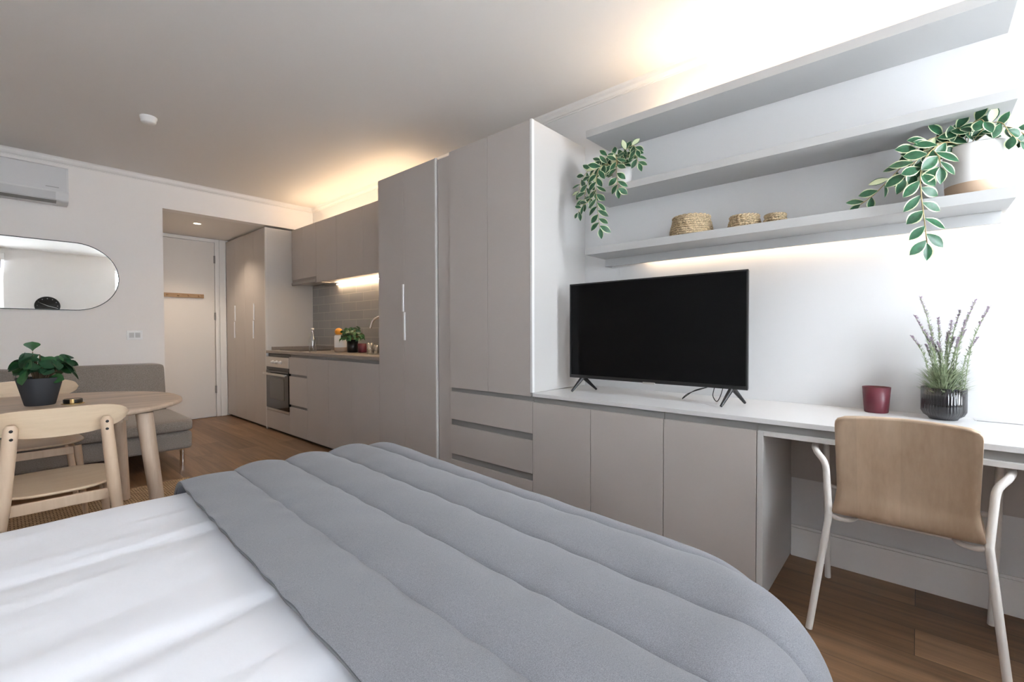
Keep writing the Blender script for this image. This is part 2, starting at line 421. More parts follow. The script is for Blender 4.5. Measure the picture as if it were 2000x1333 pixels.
# tall wardrobe with drawers
w3 = thing('drawer_wardrobe', 'tall greige two-door wardrobe above three drawers, left of the television', 'wardrobe', (2.36, 2.06, 0))
Y3a, Y3b, Y3m, Z3 = 1.692, 2.428, 2.057, 2.365
bx(XF+.0195, XW-.001, Y3a+.0185, Y3b, .028, Z3).build('carcass', CAB, w3)
bx(XF+.0005, XW-.001, Y3a, Y3a+.018, .766, Z3).build('side_panel', CABSIDE, w3, bevel=.001)
bx(XF-.0015, XF+.0195, Y3a-.0015, Y3a+.012, .768, Z3+.0005).build('edge_profile', mat('white_edge', (.80, .80, .79), .4), w3)
bx(XF+.004, XF+.02, Y3a+.0125, Y3a+.0165, .768, Z3).build('shadow_gap', RECESS, w3)
door(w3, Y3m, Y3b, .742, Z3); door(w3, Y3a+.017, Y3m, .742, Z3)
def gaps(parent, y0, y1, z0, z1):
    bx(XF+.016, XF+.0193, y0, y1, z0, z1).build('finger_channel', RECESS, parent)
for z0, z1, g in ((.524, .716, .742), (.285, .484, .524), (.030, .243, .285)):
    door(w3, Y3a-.002, Y3b, z0, z1, name='drawer_front')
    gaps(w3, Y3a+.001, Y3b-.001, z1-.004, g+.004)
plinth(w3, Y3a, Y3b)

# low cabinets under the television
def low(y0, y1, divs, label):
    t = thing('low_cabinet', label, 'cabinet', (2.36, (y0+y1)/2, 0))
    carcass(t, y0, y1, .028, .742); t['group'] = 'low cabinets under the white worktop'
    e = [y0]+divs+[y1]
    for a, b in zip(e, e[1:]): door(t, a, b, .030, .712)
    gaps(t, y0+.001, y1-.001, .708, .742)
    plinth(t, y0, y1)
    return t
low(.896, 1.690, [1.295], 'low greige two-door cabinet under the television, next to the drawers')
low(.496, .8955, [], 'low greige single-door cabinet nearest the desk knee space')

# desk top and its support
dt = thing('long_desk_worktop', 'long white worktop under the television, running on as a desk', 'worktop', (2.36, .4, .743))
bx(XF, XW-.001, YB+.002, 1.6915, .7445, .765).build('top', WTOP, dt, bevel=.0015)
ds = thing('desk_support', 'pale grey side panel and front rail carrying the desk end of the worktop', 'desk frame', (2.36, 0, 0))
bx(XF, XW-.001, .472, .495, .004, .712).build('side_panel', CABSIDE, ds, bevel=.001)
bx(XF, XF+.02, YB+.03, .4715, .694, .713).build('front_rail', CABEDGE, ds, bevel=.001)
bx(XF+.0205, XW-.021, YB+.03, .4715, .694, .712).build('underside_panel', CABSIDE, ds)
bx(XF+.016, XF+.034, YB+.03, .495, .713, .7440).build('finger_channel', RECESS, ds)
bx(XW-.020, XW-.001, YB+.03, .4715, .395, .7120).build('back_panel', CAB, ds)
bx(XF, XW-.001, YB+.004, YB+.028, .004, .743).build('side_panel', CABSIDE, ds, bevel=.001)
cf = thing('cable_grommet', 'slim cable flap let into the desk surface right of the lavender pot', 'cable flap', (2.6, -.23, .7651))
bx(2.585, 2.640, -.306, -.170, .7652, .7672).build('flap', WTOP, cf, bevel=.0008)
bx(2.577, 2.583, -.300, -.176, .7652, .7658).build('slot', BLACK, cf)

# ------------------------------------------------------------------ kitchen
kz = .864
KY = [3.3125, 3.743, 4.19, 4.64, 5.065, YW-.007]
b1 = thing('sink_cabinet', 'greige two-door kitchen base cabinet next to the tall cupboard', 'cabinet', (2.36, 3.75, 0))
carcass(b1, KY[0], KY[2], .028, .892); door(b1, KY[0], KY[1], .030, kz); door(b1, KY[1], KY[2], .030, kz)
gaps(b1, KY[0]+.001, KY[2]-.001, kz-.004, .890); plinth(b1, KY[0], KY[2])
b2 = thing('kitchen_cabinet', 'greige single-door kitchen base cabinet right of the drawers', 'cabinet', (2.36, 4.4, 0))
carcass(b2, KY[2], KY[3], .028, .892); door(b2, KY[2], KY[3], .030, kz); gaps(b2, KY[2]+.001, KY[3]-.001, kz-.004, .890); plinth(b2, KY[2], KY[3])
b3 = thing('drawer_cabinet', 'greige three-drawer kitchen base cabinet beside the oven', 'cabinet', (2.36, 4.85, 0))
carcass(b3, KY[3], KY[4], .028, .892)
for z0, z1, g in ((.684, kz, .890), (.353, .660, .684), (.030, .327, .353)):
    door(b3, KY[3], KY[4], z0, z1, name='drawer_front'); gaps(b3, KY[3]+.001, KY[4]-.001, z1-.004, g+.003)
plinth(b3, KY[3], KY[4])
b4 = thing('oven_housing', 'low greige base cabinet directly below the built-in oven', 'cabinet', (2.36, 5.38, 0))
bx(XF, XF+.018, KY[4]+G, KY[5]-G, .030, .236).build('lower_panel', CAB, b4, bevel=.001)
bx(XF+.022, XW-.001, KY[4]+.001, KY[5]-.004, .028, .236).build('carcass', CAB, b4)
plinth(b4, KY[4], KY[5])
ov = thing('oven', 'built-in oven with steel control panel and black glass door', 'oven', (2.3, 5.38, .24))
oy0, oy1 = KY[4]+.020, KY[5]-.020
bx(XF+.02, XW-.05, oy0, oy1, .240, .885).build('body', BLACK, ov)
bx(XF-.004, XF+.019, oy0-.012, oy1+.012, .738, .852).build('control_panel', STEEL, ov, bevel=.002)
bx(XF, XF+.019, oy0-.012, oy1+.012, .702, .737).build('vent_strip', BLACK, ov)
od = bx(XF-.006, XF+.019, oy0-.012, oy1+.012, .268, .698).build('door', BLKGL, ov, bevel=.002)
bx(XF-.008, XF-.0062, oy0+.10, oy1-.10, .375, .615).build('window', mat('oven_window', (.10, .095, .085), .15), od, bevel=.001)
hm = MB().box(XF-.05, XF-.036, oy0+.0, oy1-.0, .650, .674); hm.box(XF-.036, XF-.006, oy0+.03, oy0+.045, .655, .669); hm.box(XF-.036, XF-.006, oy1-.045, oy1-.03, .655, .669)
hm.build('handle', STEEL, od, bevel=.003)
bx(XF-.002, XF+.019, oy0-.012, oy1+.012, .240, .264).build('lower_trim', STEEL, ov, bevel=.001)
for y in (5.27, 5.375, 5.48):
    MB().lathe([(.021, 0), (.021, -.006), (.016, -.008), (.014, -.026), (.0001, -.027)], (XF-.004, y, .795), 20, ax='x').build('knob', ALU, ov)
kt = thing('kitchen_worktop', 'taupe grey stone kitchen worktop over the oven and base cabinets', 'worktop', (2.36, 4.5, .893))
bx(XF-.004, XW-.0125, KY[0]+.001, YW-.007, .8935, .922).build('top', KTOP, kt, bevel=.0015)
bx(XW-.026, XW-.0125, KY[0]+.001, YW-.018, .922, .972).build('upstand', KTOP, kt, bevel=.001)
bx(XF+.06, XW-.026, YW-.021, YW-.007, .922, .962).build('upstand', KTOP, kt, bevel=.001)
sp = thing('splashback', 'grey horizontal tiles on the wall behind the kitchen worktop', 'tiles', (XW-.006, 4.5, .893))
bx(XW-.012, XW-.001, KY[0]+.001, YW-.003, .893, 1.70).build('tiles', TILE, sp)
hb = thing('induction_hob', 'flat black glass hob set on the kitchen worktop above the oven', 'hob', (2.4, 5.38, .922))
bx(2.21, 2.57, 5.10, 5.64, .9222, .928).build('glass_top', BLKGL, hb, bevel=.002)

XC = 2.385
def wallcab(y0, y1, div, z0, label, z1=2.365):
    t = thing('wall_cabinet', label, 'wall cabinet', ((XC+XW)/2, (y0+y1)/2, z0))
    bx(XC+.019, XW-.001, y0+.0005, y1-.0005, z0+.016, z1).build('carcass', CAB, t); t['group'] = 'wall cabinets above the kitchen worktop'
    e = [y0]+div+[y1]
    for a, b in zip(e, e[1:]): door(t, a, b, z0, z1, x=XC)
    return t
wallcab(5.060, YW-.003, [5.385], 1.762, 'short greige two-door wall cabinet above the cooker hood')
wallcab(4.075, 5.060, [4.595], 1.690, 'greige two-door wall cabinet between the hood cabinet and the last one')
wallcab(3.3125, 4.075, [], 1.690, 'greige wall cabinet touching the tall cupboard')
rh = thing('cooker_hood', 'slim grey slide-out cooker hood under the wall cabinet above the hob', 'cooker hood', (2.5, 5.38, 1.69))
bx(XC+.004, XW-.013, 5.066, YW-.006, 1.712, 1.775).build('body', mat('hood_grey', (.30, .27, .245), .4, metal=.3), rh, bevel=.002)
bx(XC-.006, XC+.012, 5.066, YW-.006, 1.700, 1.730).build('front_bar', mat('hood_bar', (.36, .33, .31), .4, metal=.4), rh, bevel=.002)
bx(XC+.05, XW-.06, 5.12, 5.64, 1.708, 1.7118).build('filter', STEEL, rh)

def led(label, x0, x1, y0, y1, z0, z1, st=1):
    t = thing('led_strip', label, 'led strip', ((x0+x1)/2, (y0+y1)/2, z0), 0, 'warm led strips lighting walls and ceiling')
    m = LED if st == 1 else emit('warm_led_%g' % st, (1.0, .73, .47), 11*st)
    bx(x0, x1, y0, y1, z0, z1).build('diffuser', m, t)
    return t
led('warm led strip under the wall cabinets lighting the grey tiles', XW-.040, XW-.022, 3.33, 5.03, 1.680, 1.690, 2.2)
led('warm led strip on top of the kitchen wall cabinets washing the ceiling', 2.44, 2.46, 3.34, 5.55, 2.366, 2.376, 1.3)
led('warm led strip on top of the highest wall shelf', 2.52, 2.54, -.2, 1.15, 2.334, 2.343, 2.1)

# ------------------------------------------------------------------ kitchen items
def rotz(c, a):
    return Matrix.Translation(Vector(c)) @ Matrix.Rotation(a, 4, 'Z') @ Matrix.Translation(-Vector(c))
KZ = .9222
bt = thing('glass_bottle', 'tall clear glass bottle standing by the hob', 'bottle', (2.17, 4.70, KZ))
CLEAR = glass('clear_glass', (.88, .89, .89), .16)
MB().lathe([(.0001, 0), (.033, .001), (.036, .006), (.036, .12), (.030, .145), (.016, .175), (.0135, .20), (.0135, .235)], (2.17, 4.70, KZ), 28).build('bottle_body', CLEAR, bt)
MB().lathe([(.0125, .225), (.0155, .236), (.0155, .25), (.0001, .252)], (2.17, 4.70, KZ), 20).build('stopper', STEEL, bt)
cn = thing('ceramic_canister', 'white stoneware canister with a bare clay base beside the dark plant pot', 'canister', (2.43, 4.61, KZ))
MB().lathe([(.056, 0), (.063, .006), (.063, .048)], (2.43, 4.61, KZ), 32).build('clay_base', POTT, cn)
MB().lathe([(.063, .0481), (.063, .165), (.058, .176), (.053, .178), (.053, .07), (.0001, .07)], (2.43, 4.61, KZ), 32).build('jar_body', POTW, cn)
orr = thing('orange', 'orange fruit resting on top of the white canister', 'orange', (2.43, 4.61, KZ+.15))
MB().lathe([(.0001+.040*sin(pi*i/12), -.040*cos(pi*i/12)) for i in range(13)], (2.405, 4.60, KZ+.214), 24).build('peel', mat('orange_peel', (.85, .36, .04), .5, bump=.4, bscale=150), orr)
MB().lathe([(.058, .1782), (.060, .182), (.058, .186), (.0001, .187)], (2.43, 4.61, KZ), 28).build('lid', RACKW, cn)

def leaf(mb, base, direc, up, L, Wd, nu=7, nv=5, droop=.25, cup=.25, mi=(0, 1), shape=.5, edge=True, center=False):
    d = Vector(direc).normalized(); u = Vector(up)
    side = d.cross(u)
    if side.length < 1e-3: side = d.cross(Vector((1, .3, 0)))
    side.normalize(); n = side.cross(d).normalized()
    def fn(a, b):
        t = a; s = (b-.5)*2
        w = Wd*.5*max(sin(pi*t**shape), 0)**.85*(1 if t < 1 else 0)
        p = Vector(base) + d*(L*t) - n*(droop*L*t*t) + side*(w*s) + n*(cup*w*abs(s)**1.5)
        return p
    def mf(i, j):
        if center: return mi[1] if (j in (0, nv-2)) else (mi[1] if j == (nv-1)//2 and False else mi[0])
        return mi[1] if (edge and j in (0, nv-2)) else mi[0]
    mb.grid(fn, nu, nv, mfn=mf)

GREEN = mat('deep_green_leaf', (.025, .09, .032), .42, var=.35, vscale=25)
GREEN2 = mat('mid_green_leaf', (.06, .16, .05), .42, var=.35, vscale=25)
VGREEN = mat('variegated_leaf_green', (.016, .085, .035), .4, var=.4, vscale=40)
VPALE = mat('variegated_leaf_cream', (.60, .66, .42), .45)
VSTEM = mat('vine_stem', (.38, .30, .14), .6)

def bush(pos, R, H, n, Lr, Wr, seed, parent, mats, zpot, name='foliage'):
    rnd = random.Random(seed); st = MB(); lf = MB()
    for i in range(n):
        a = rnd.uniform(0, 2*pi); q = sqrt(rnd.random()); zz = rnd.random()
        tip = Vector((pos[0]+R*q*cos(a), pos[1]+R*q*sin(a), zpot+H*(.25+.75*zz*(1-.45*q*q))))
        b0 = Vector((pos[0]+.25*R*q*cos(a), pos[1]+.25*R*q*sin(a), zpot-.01))
        mid = (b0+tip)/2+Vector((0, 0, .02))
        st.tube(spline([b0, mid, tip], 3), .0018, 5)
        nt_ = Vector((cos(a)*.8+rnd.uniform(-.5, .5), sin(a)*.8+rnd.uniform(-.5, .5), .6+rnd.uniform(-.3, .4))).normalized()
        dr = Vector((cos(a)*.5+rnd.uniform(-1, 1), sin(a)*.5+rnd.uniform(-1, 1), rnd.uniform(-.6, .6))); dr = dr-nt_*dr.dot(nt_)
        leaf(lf, tip, dr, nt_, rnd.uniform(*Lr), rnd.uniform(*Wr), 8, 5, droop=rnd.uniform(.1, .4), cup=.3, mi=(rnd.choice((0, 0, 1)),)*2, shape=1.25)
    st.build('stems', mats[2], parent); lf.build(name, mats[:2], parent)

kp = thing('kitchen_herb_plant', 'small leafy plant in a black pot beside the white canister', 'plant', (2.44, 4.38, KZ))
MB().lathe([(.045, 0), (.052, .004), (.056, .13), (.052, .13), (.05, .11), (.0001, .11)], (2.44, 4.38, KZ), 28).build('pot', BLACK, kp)
MB().lathe([(.0001, .113), (.050, .111)], (2.44, 4.38, KZ), 20).build('soil', SOIL, kp)
bush((2.44, 4.38), .10, .155, 150, (.04, .06), (.03, .045), 5, kp, [GREEN, GREEN2, VSTEM], KZ+.11)
rc = thing('red_cup', 'small dark red cup next to the black plant pot on the kitchen worktop', 'cup', (2.47, 4.24, KZ))
MB().lathe([(.038, 0), (.043, .003), (.047, .092), (.044, .092), (.040, .012), (.0001, .012)], (2.47, 4.24, KZ), 28).build('cup_body', BURG, rc)
for (x, y, h, lab) in ((2.31, 3.83, .105, 'front clear drinking glass half hidden by the tall cupboard'), (2.39, 3.86, .085, 'rear clear drinking glass half hidden by the tall cupboard')):
    g = thing('drinking_glass', lab, 'glass', (x, y, KZ), 0, 'drinking glasses by the kitchen tap')
    MB().lathe([(.0001, .001), (.028, .001), (.034, h), (.032, h), (.027, .008), (.0001, .008)], (x, y, KZ), 24).build('glass_body', CLEAR, g)
fc = thing('kitchen_tap', 'chrome kitchen tap with arched spout beside the tall cupboard', 'tap', (2.56, 3.74, KZ))
MB().lathe([(.026, 0), (.026, .01), (.020, .014), (.020, .10), (.014, .11)], (2.56, 3.74, KZ), 24).build('tap_body', CHROME, fc)
arc = spline([(2.56, 3.74, KZ+.10), (2.56, 3.74, KZ+.26), (2.535, 3.78, KZ+.335), (2.48, 3.87, KZ+.362), (2.43, 3.955, KZ+.325), (2.41, 3.985, KZ+.245)], 8)
MB().tube(arc, .0125, 14).build('spout', CHROME, fc)
MB().tube([(2.56, 3.72, KZ+.07), (2.56, 3.68, KZ+.085), (2.56, 3.65, KZ+.11)], .006, 10).build('lever', CHROME, fc)
sk = thing('kitchen_sink', 'stainless steel sink rim let into the worktop by the tap', 'sink', (2.38, 3.66, KZ))
sm = MB(); pr = rrect(2.20, 2.50, 3.42, 3.98, .03); n_ = len(pr); pi_ = rrect(2.225, 2.475, 3.445, 3.955, .02)
sm.add([(x, y, KZ+.0022) for x, y in pr]+[(x, y, KZ+.0022) for x, y in pi_]+[(x, y, KZ+.0001) for x, y in pr], [(i, (i+1) % n_, (i+1) % n_+n_, i+n_) for i in range(n_)]+[(i+2*n_, (i+1) % n_+2*n_, (i+1) % n_, i) for i in range(n_)])
sm.build('rim', STEEL, sk)
MB().add([(x, y, KZ+.0006) for x, y in pi_], [tuple(range(n_))]).build('basin', mat('sink_basin', (.2, .19, .18), .3, metal=.9), sk)

# ------------------------------------------------------------------ television
tv = thing('television', 'black flat-screen television standing on the white worktop', 'television', (2.34, 1.09, .7655))
ty0, ty1, tz0, tz1, tx = .594, 1.590, .848, 1.413, 2.318
bk = MB().box(tx+.012, tx+.03, ty0+.002, ty1-.002, tz0+.002, tz1-.002); bk.box(tx+.03, tx+.065, ty0+.12, ty1-.12, tz0+.02, tz0+.34)
bk.build('back_cover', BLACK, tv, bevel=.003)
bz = MB(); t = .007
bz.box(tx, tx+.012, ty0, ty0+t, tz0, tz1); bz.box(tx, tx+.012, ty1-t, ty1, tz0, tz1); bz.box(tx, tx+.012, ty0+t, ty1-t, tz1-t, tz1); bz.box(tx, tx+.012, ty0+t, ty1-t, tz0, tz0+.018)
bz.build('bezel', BLACK, tv)
bx(tx+.003, tx+.0118, ty0+t, ty1-t, tz0+.018, tz1-t).build('screen', SCREEN, tv)
bx(tx-.003, tx+.008, 1.045, 1.115, tz0-.006, tz0+.004).build('logo_badge', STEEL, tv, bevel=.002)
def tvleg(yc):
    m = MB()
    top = Vector((tx+.018, yc, tz0+.006))
    for dx, dy in ((-.085, .025), (.10, -.03)):
        e = Vector((tx+.018+dx, yc+dy, .7665+.006))
        m.tube([top, top.lerp(e, .5), e], [.013, .010, .0065], 10)
    m.build('leg', BLACK, tv)
tvleg(1.505); tvleg(.665)
cb = thing('power_cable', 'thin black cable looping behind the television foot onto the worktop', 'cable', (2.42, .9, .7665))
MB().tube(spline([(2.388, .80, .840), (2.38, .86, .82), (2.40, .93, .769), (2.41, .90, .80), (2.39, .80, .840)], 6), .0022, 6).tube(spline([(2.39, .765, .840), (2.385, .77, .80), (2.395, .755, .772), (2.385, .735, .80), (2.39, .725, .840)], 6), .0022, 6).build('cord', BLACK, cb)

# ------------------------------------------------------------------ shelves
XS = 2.368
def shelf(z0, z1, label):
    t = thing('wall_shelf', label, 'shelf', (2.5, .63, z0), 0, 'long wall shelves above the television')
    bx(XS, XW-.001, -.25, 1.508, z0, z1).build('board', SHELFM, t, bevel=.0012)
    return t
shelf(2.291, 2.333, 'topmost of the three long pale grey wall shelves, empty')
shelf(1.930, 1.968, 'middle long pale grey wall shelf carrying the smaller trailing plant')
s3 = shelf(1.588, 1.630, 'lowest long pale grey wall shelf with baskets and the big trailing plant')
bx(2.585, 2.600, -.235, 1.500, 1.540, 1.5875).build('light_valance', SHELFM, s3, bevel=.001)
bx(2.600, XW-.001, 1.488, 1.500, 1.540, 1.5875).build('valance_end', SHELFM, s3, bevel=.001)
led('warm led strip hidden behind the valance of the lowest wall shelf', 2.612, 2.632, -.22, 1.235, 1.578, 1.587, .6)

# baskets
STRAW = wood('seagrass', (.20, .125, .065), (.62, .49, .32), 0, .8, 6)
STRAW2 = mat('seagrass_rope', (.48, .37, .23), .85, var=.55, vscale=160, bump=.6, bscale=400)
def basket(x, y, r, h, label):
    t = thing('seagrass_basket', label, 'basket', (x, y, 1.6305), group='seagrass baskets on the lowest shelf')
    m = MB(); rows = max(3, int(h/.011))
    for k in range(rows):
        z = 1.6305+.0065+k*(h-.013)/max(rows-1, 1); q = k/(rows-1)
        rr = r*(1-.16*q*q)
        m.tube([(x+rr*cos(2*pi*i/72)+.0, y+rr*sin(2*pi*i/72), z+.0014*sin(i*2.2+k)) for i in range(72)],
               [.0065*(1+.28*sin(i*pi/2.0*1.0+k*1.3)) for i in range(72)], 6, closed=True)
    m.build('woven_body', STRAW2, t)
    rr = r*.86; m = MB()
    for ph in (0, pi):
        m.tube([(x+(rr+.004*cos(i*.55+ph))*cos(2*pi*i/120), y+(rr+.004*cos(i*.55+ph))*sin(2*pi*i/120), 1.6305+h+.002+.004*sin(i*.55+ph)) for i in range(120)], .0055, 6, closed=True)
    m.build('rope_rim', STRAW2, t)
    MB().lathe([(rr, h-.006), (.0001, h-.010)], (x, y, 1.6305), 30).build('lid', STRAW2, t)
    MB().lathe([(r*.96, .002), (.0001, .002)], (x, y, 1.6305), 30).build('base', STRAW2, t)
basket(2.475, .915, .104, .096, 'largest round seagrass basket on the lowest shelf')
basket(2.475, .653, .071, .057, 'middle-sized seagrass basket on the lowest shelf')
basket(2.465, .515, .046, .040, 'smallest seagrass basket on the lowest shelf')

# trailing plants
def vine(st, lf, pts, rnd, L=(.04, .06), Wd=(.022, .032), step=.02, r=.0016, face=(-1, -.4, .1), endleaf=True):
    P = spline(pts, 10)
    st.tube(P, r, 5)
    acc = 0; side = 1
    for a, b in zip(P, P[1:]):
        acc += (b-a).length
        if acc > step:
            acc = 0; side = -side
            t = (b-a).normalized(); f = Vector(face).normalized()
            lat = t.cross(f).normalized()*side
            d = lat*1.0 + t*.75 + Vector((rnd.uniform(-.25, .25), rnd.uniform(-.25, .25), rnd.uniform(-.35, .2)))
            up = f + Vector((rnd.uniform(-.4, .4), rnd.uniform(-.4, .4), rnd.uniform(-.1, .6)))
            k = rnd.random()
            leaf(lf, b, d, up, rnd.uniform(*L), rnd.uniform(*Wd), 7, 10, droop=rnd.uniform(.05, .3), cup=rnd.uniform(-.1, .3),
                 mi=(0, 1) if k < .94 else (1, 0), shape=1.15)
    if endleaf:
        t = (P[-1]-P[-2]).normalized()
        leaf(lf, P[-1], t, face, L[0], Wd[0], 7, 10, mi=(0, 1), shape=1.1)

rnd = random.Random(11)
pa = thing('trailing_plant', 'smaller variegated trailing plant in a pale pot at the left end of the middle shelf', 'plant', (2.47, 1.32, 1.968))
c = (2.475, 1.325, 1.9685)
MB().lathe([(.046, 0), (.05, .004), (.060, .118), (.056, .118), (.053, .10), (.0001, .10)], c, 30).build('pot', POTW, pa)
MB().lathe([(.0001, .104), (.053, .1005)], c, 20).build('soil', SOIL, pa)
st, lf = MB(), MB()
b = Vector((2.45, 1.335, 2.075))
V = lambda *a: Vector(a)
vine(st, lf, [b, V(2.38, 1.37, 2.105), V(2.335, 1.405, 2.06), V(2.325, 1.41, 1.95), V(2.325, 1.40, 1.83), V(2.325, 1.385, 1.725)], rnd, (0.0614, 0.0779), (0.0345, 0.0437), .019)
vine(st, lf, [b, V(2.40, 1.42, 2.11), V(2.365, 1.47, 2.06), V(2.355, 1.50, 1.97), V(2.35, 1.505, 1.90)], rnd, (0.0531, 0.0708), (0.0299, 0.0391), .019)
vine(st, lf, [b, V(2.40, 1.47, 2.11), V(2.38, 1.54, 2.06), V(2.375, 1.565, 1.98)], rnd, (0.0472, 0.0649), (0.0253, 0.0345), .019)
vine(st, lf, [V(2.325, 1.41, 1.96), V(2.32, 1.45, 1.90), V(2.32, 1.50, 1.87), V(2.325, 1.535, 1.84)], rnd, (0.0448, 0.0590), (0.0230, 0.0345), .021)
vine(st, lf, [b, V(2.38, 1.31, 2.13), V(2.345, 1.29, 2.07), V(2.335, 1.28, 1.99), V(2.335, 1.275, 1.93)], rnd, (0.0531, 0.0684), (0.0322, 0.0414), .02)
vine(st, lf, [b, V(2.42, 1.24, 2.15), V(2.39, 1.20, 2.12), V(2.375, 1.17, 2.06)], rnd, (0.0531, 0.0649), (0.0299, 0.0368), .018)
vine(st, lf, [b, V(2.42, 1.27, 2.17), V(2.41, 1.22, 2.18), V(2.39, 1.19, 2.14)], rnd, (0.0531, 0.0649), (0.0299, 0.0368), .016)
vine(st, lf, [b, V(2.42, 1.33, 2.15), V(2.41, 1.38, 2.165), V(2.39, 1.42, 2.14)], rnd, (0.0531, 0.0649), (0.0299, 0.0368), .02)
vine(st, lf, [b, V(2.46, 1.33, 2.15), V(2.45, 1.29, 2.19)], rnd, (0.0531, 0.0649), (0.0299, 0.0368), .02)
vine(st, lf, [b, V(2.43, 1.38, 2.12), V(2.40, 1.42, 2.08)], rnd, (0.0531, 0.0649), (0.0299, 0.0368), .02)
st.build('vines', VSTEM, pa); lf.build('leaves', [VGREEN, VPALE], pa)

pb = thing('trailing_plant', 'larger variegated trailing plant in a white pot at the right end of the lowest shelf', 'plant', (2.49, -.15, 1.63))
c = (2.505, -.155, 1.6305)
MB().lathe([(.075, 0), (.082, .006), (.086, .052)], c, 36).build('clay_base', POTT, pb)
MB().lathe([(.086, .0521), (.092, .19), (.090, .196), (.086, .194), (.083, .17), (.0001, .17)], c, 36).build('pot', POTW, pb)
MB().lathe([(.0001, .176), (.083, .171)], c, 20).build('soil', SOIL, pb)
st, lf = MB(), MB()
b = Vector((2.47, -.13, 1.82)); big = ((.065, .085), (.036, .05))
vine(st, lf, [b, V(2.42, -.07, 1.845), V(2.375, -.02, 1.80), V(2.345, .0, 1.73), V(2.335, -.002, 1.64), V(2.335, -.012, 1.54), V(2.335, -.02, 1.455)], rnd, *big, .024, .002)
vine(st, lf, [b, V(2.43, -.05, 1.85), V(2.395, .0, 1.815), V(2.375, .05, 1.775), V(2.37, .10, 1.72), V(2.375, .145, 1.675), V(2.38, .185, 1.648)], rnd, (.05, .07), (.028, .038), .025, .002)
vine(st, lf, [b, V(2.45, -.08, 1.87), V(2.42, -.03, 1.87), V(2.40, .02, 1.83)], rnd, (.06, .08), (.032, .042), .019)
vine(st, lf, [V(2.375, -.01, 1.80), V(2.35, .03, 1.76), V(2.345, .045, 1.72)], rnd, *big, .021)
vine(st, lf, [b, V(2.43, -.14, 1.89), V(2.41, -.16, 1.90), V(2.40, -.17, 1.885)], rnd, (.055, .07), (.035, .045), .018)
vine(st, lf, [b, V(2.44, -.10, 1.89), V(2.42, -.11, 1.885)], rnd, (.05, .065), (.032, .045), .016)
vine(st, lf, [b, V(2.44, -.18, 1.88), V(2.42, -.215, 1.875), V(2.41, -.235, 1.83), V(2.41, -.262, 1.79)], rnd, (.045, .06), (.03, .04), .03)
vine(st, lf, [b, V(2.46, -.20, 1.87), V(2.44, -.25, 1.85), V(2.43, -.285, 1.80)], rnd, (.045, .06), (.03, .04), .026)
vine(st, lf, [b, V(2.50, -.12, 1.88), V(2.51, -.06, 1.86)], rnd, (.05, .065), (.032, .045), .019)
vine(st, lf, [V(2.40, -.03, 1.825), V(2.37, -.05, 1.78), V(2.36, -.055, 1.74)], rnd, *big, .021)
st.build('vines', VSTEM, pb); lf.build('leaves', [VGREEN, VPALE], pb)

# ------------------------------------------------------------------ desk things
DZ = .7653
mg = thing('burgundy_cup', 'burgundy tapered cup on the white desk beside the lavender', 'cup', (2.575, .137, DZ))
MB().lathe([(.040, 0), (.043, .003), (.0505, .112), (.048, .112), (.043, .012), (.0001, .012)], (2.575, .137, DZ), 36).build('cup_body', BURG, mg)
lv = thing('lavender_planter', 'lavender in a ribbed smoky glass pot on the white desk', 'plant', (2.55, -.095, DZ))
lc = (2.545, -.078, DZ)
SMOKE = glass('smoky_glass', (.20, .19, .25), .04, .08)
rib = lambda a, h: 1+.012*cos(44*a)
MB().lathe([(.043, 0), (.045, .004), (.047, .008), (.061, .018), (.069, .034), (.069, .128), (.0665, .128), (.0655, .10)], lc, 176, rfun=rib).build('ribbed_pot', SMOKE, lv)
MB().lathe([(.040, .004), (.057, .022), (.0635, .038), (.0635, .106), (.0001, .110)], lc, 40).build('soil', mat('dark_soil_fill', (.018, .016, .022), .8), lv)
LEAFL = mat('lavender_leaf', (.30, .36, .22), .6, var=.3, vscale=60); LAV = mat('lavender_flower', (.42, .33, .42), .7, var=.25, vscale=90)
LSTEM = mat('lavender_stem', (.34, .40, .24), .6)
rnd = random.Random(4); st, lf = MB(), MB()
tips = [(-.005, .075, .50), (-.02, .09, .42), (-.03, .10, .335), (.0, .02, .41), (.02, .045, .38), (-.02, -.02, .395), (.0, -.045, .44), (-.02, -.085, .475), (-.01, -.125, .45), (-.02, -.06, .40), (.01, -.095, .33), (-.04, .06, .36), (.0, .055, .30), (.02, -.03, .33), (-.05, .02, .31), (.0, -.01, .35), (-.03, -.04, .33), (.02, .03, .30), (-.02, .04, .33), (.01, -.06, .36)]
for k, (dx, dy, h) in enumerate(tips):
    b0 = Vector(lc)+Vector((dx*.4+rnd.uniform(-.02, .02), dy*.35+rnd.uniform(-.02, .02), .10))
    tp = Vector(lc)+Vector((dx, dy, h))
    mid = b0.lerp(tp, .55)+Vector((0, -dy*.12, .02))
    P = spline([b0, mid, tp], 8); st.tube(P, .0015, 5); fl = MB()
    n = len(P)
    for i in range(0, int(n*.72)):
        for q in range(9):
            a = rnd.uniform(0, 2*pi); s = 1-.5*i/n
            leaf(lf, P[i].lerp(P[i+1], rnd.random()), (cos(a), sin(a), rnd.uniform(.5, 1.6)), (0, 0, 1), rnd.uniform(.014, .028)*s, .004, 3, 3, droop=.1, cup=0, mi=(0, 0))
    L0 = (P[-1]-P[int(n*.78)]).length
    for i in range(int(n*.70), n-1):
        for q in range(13):
            a = rnd.uniform(0, 2*pi); p = P[i].lerp(P[i+1], rnd.random())
            leaf(fl, p, (cos(a), sin(a), 1.0), (0, 0, 1), rnd.uniform(.008, .013), .006, 3, 3, droop=.1, cup=.2, mi=(0, 0))
    fl.build('flower_spike', LAV, lv)
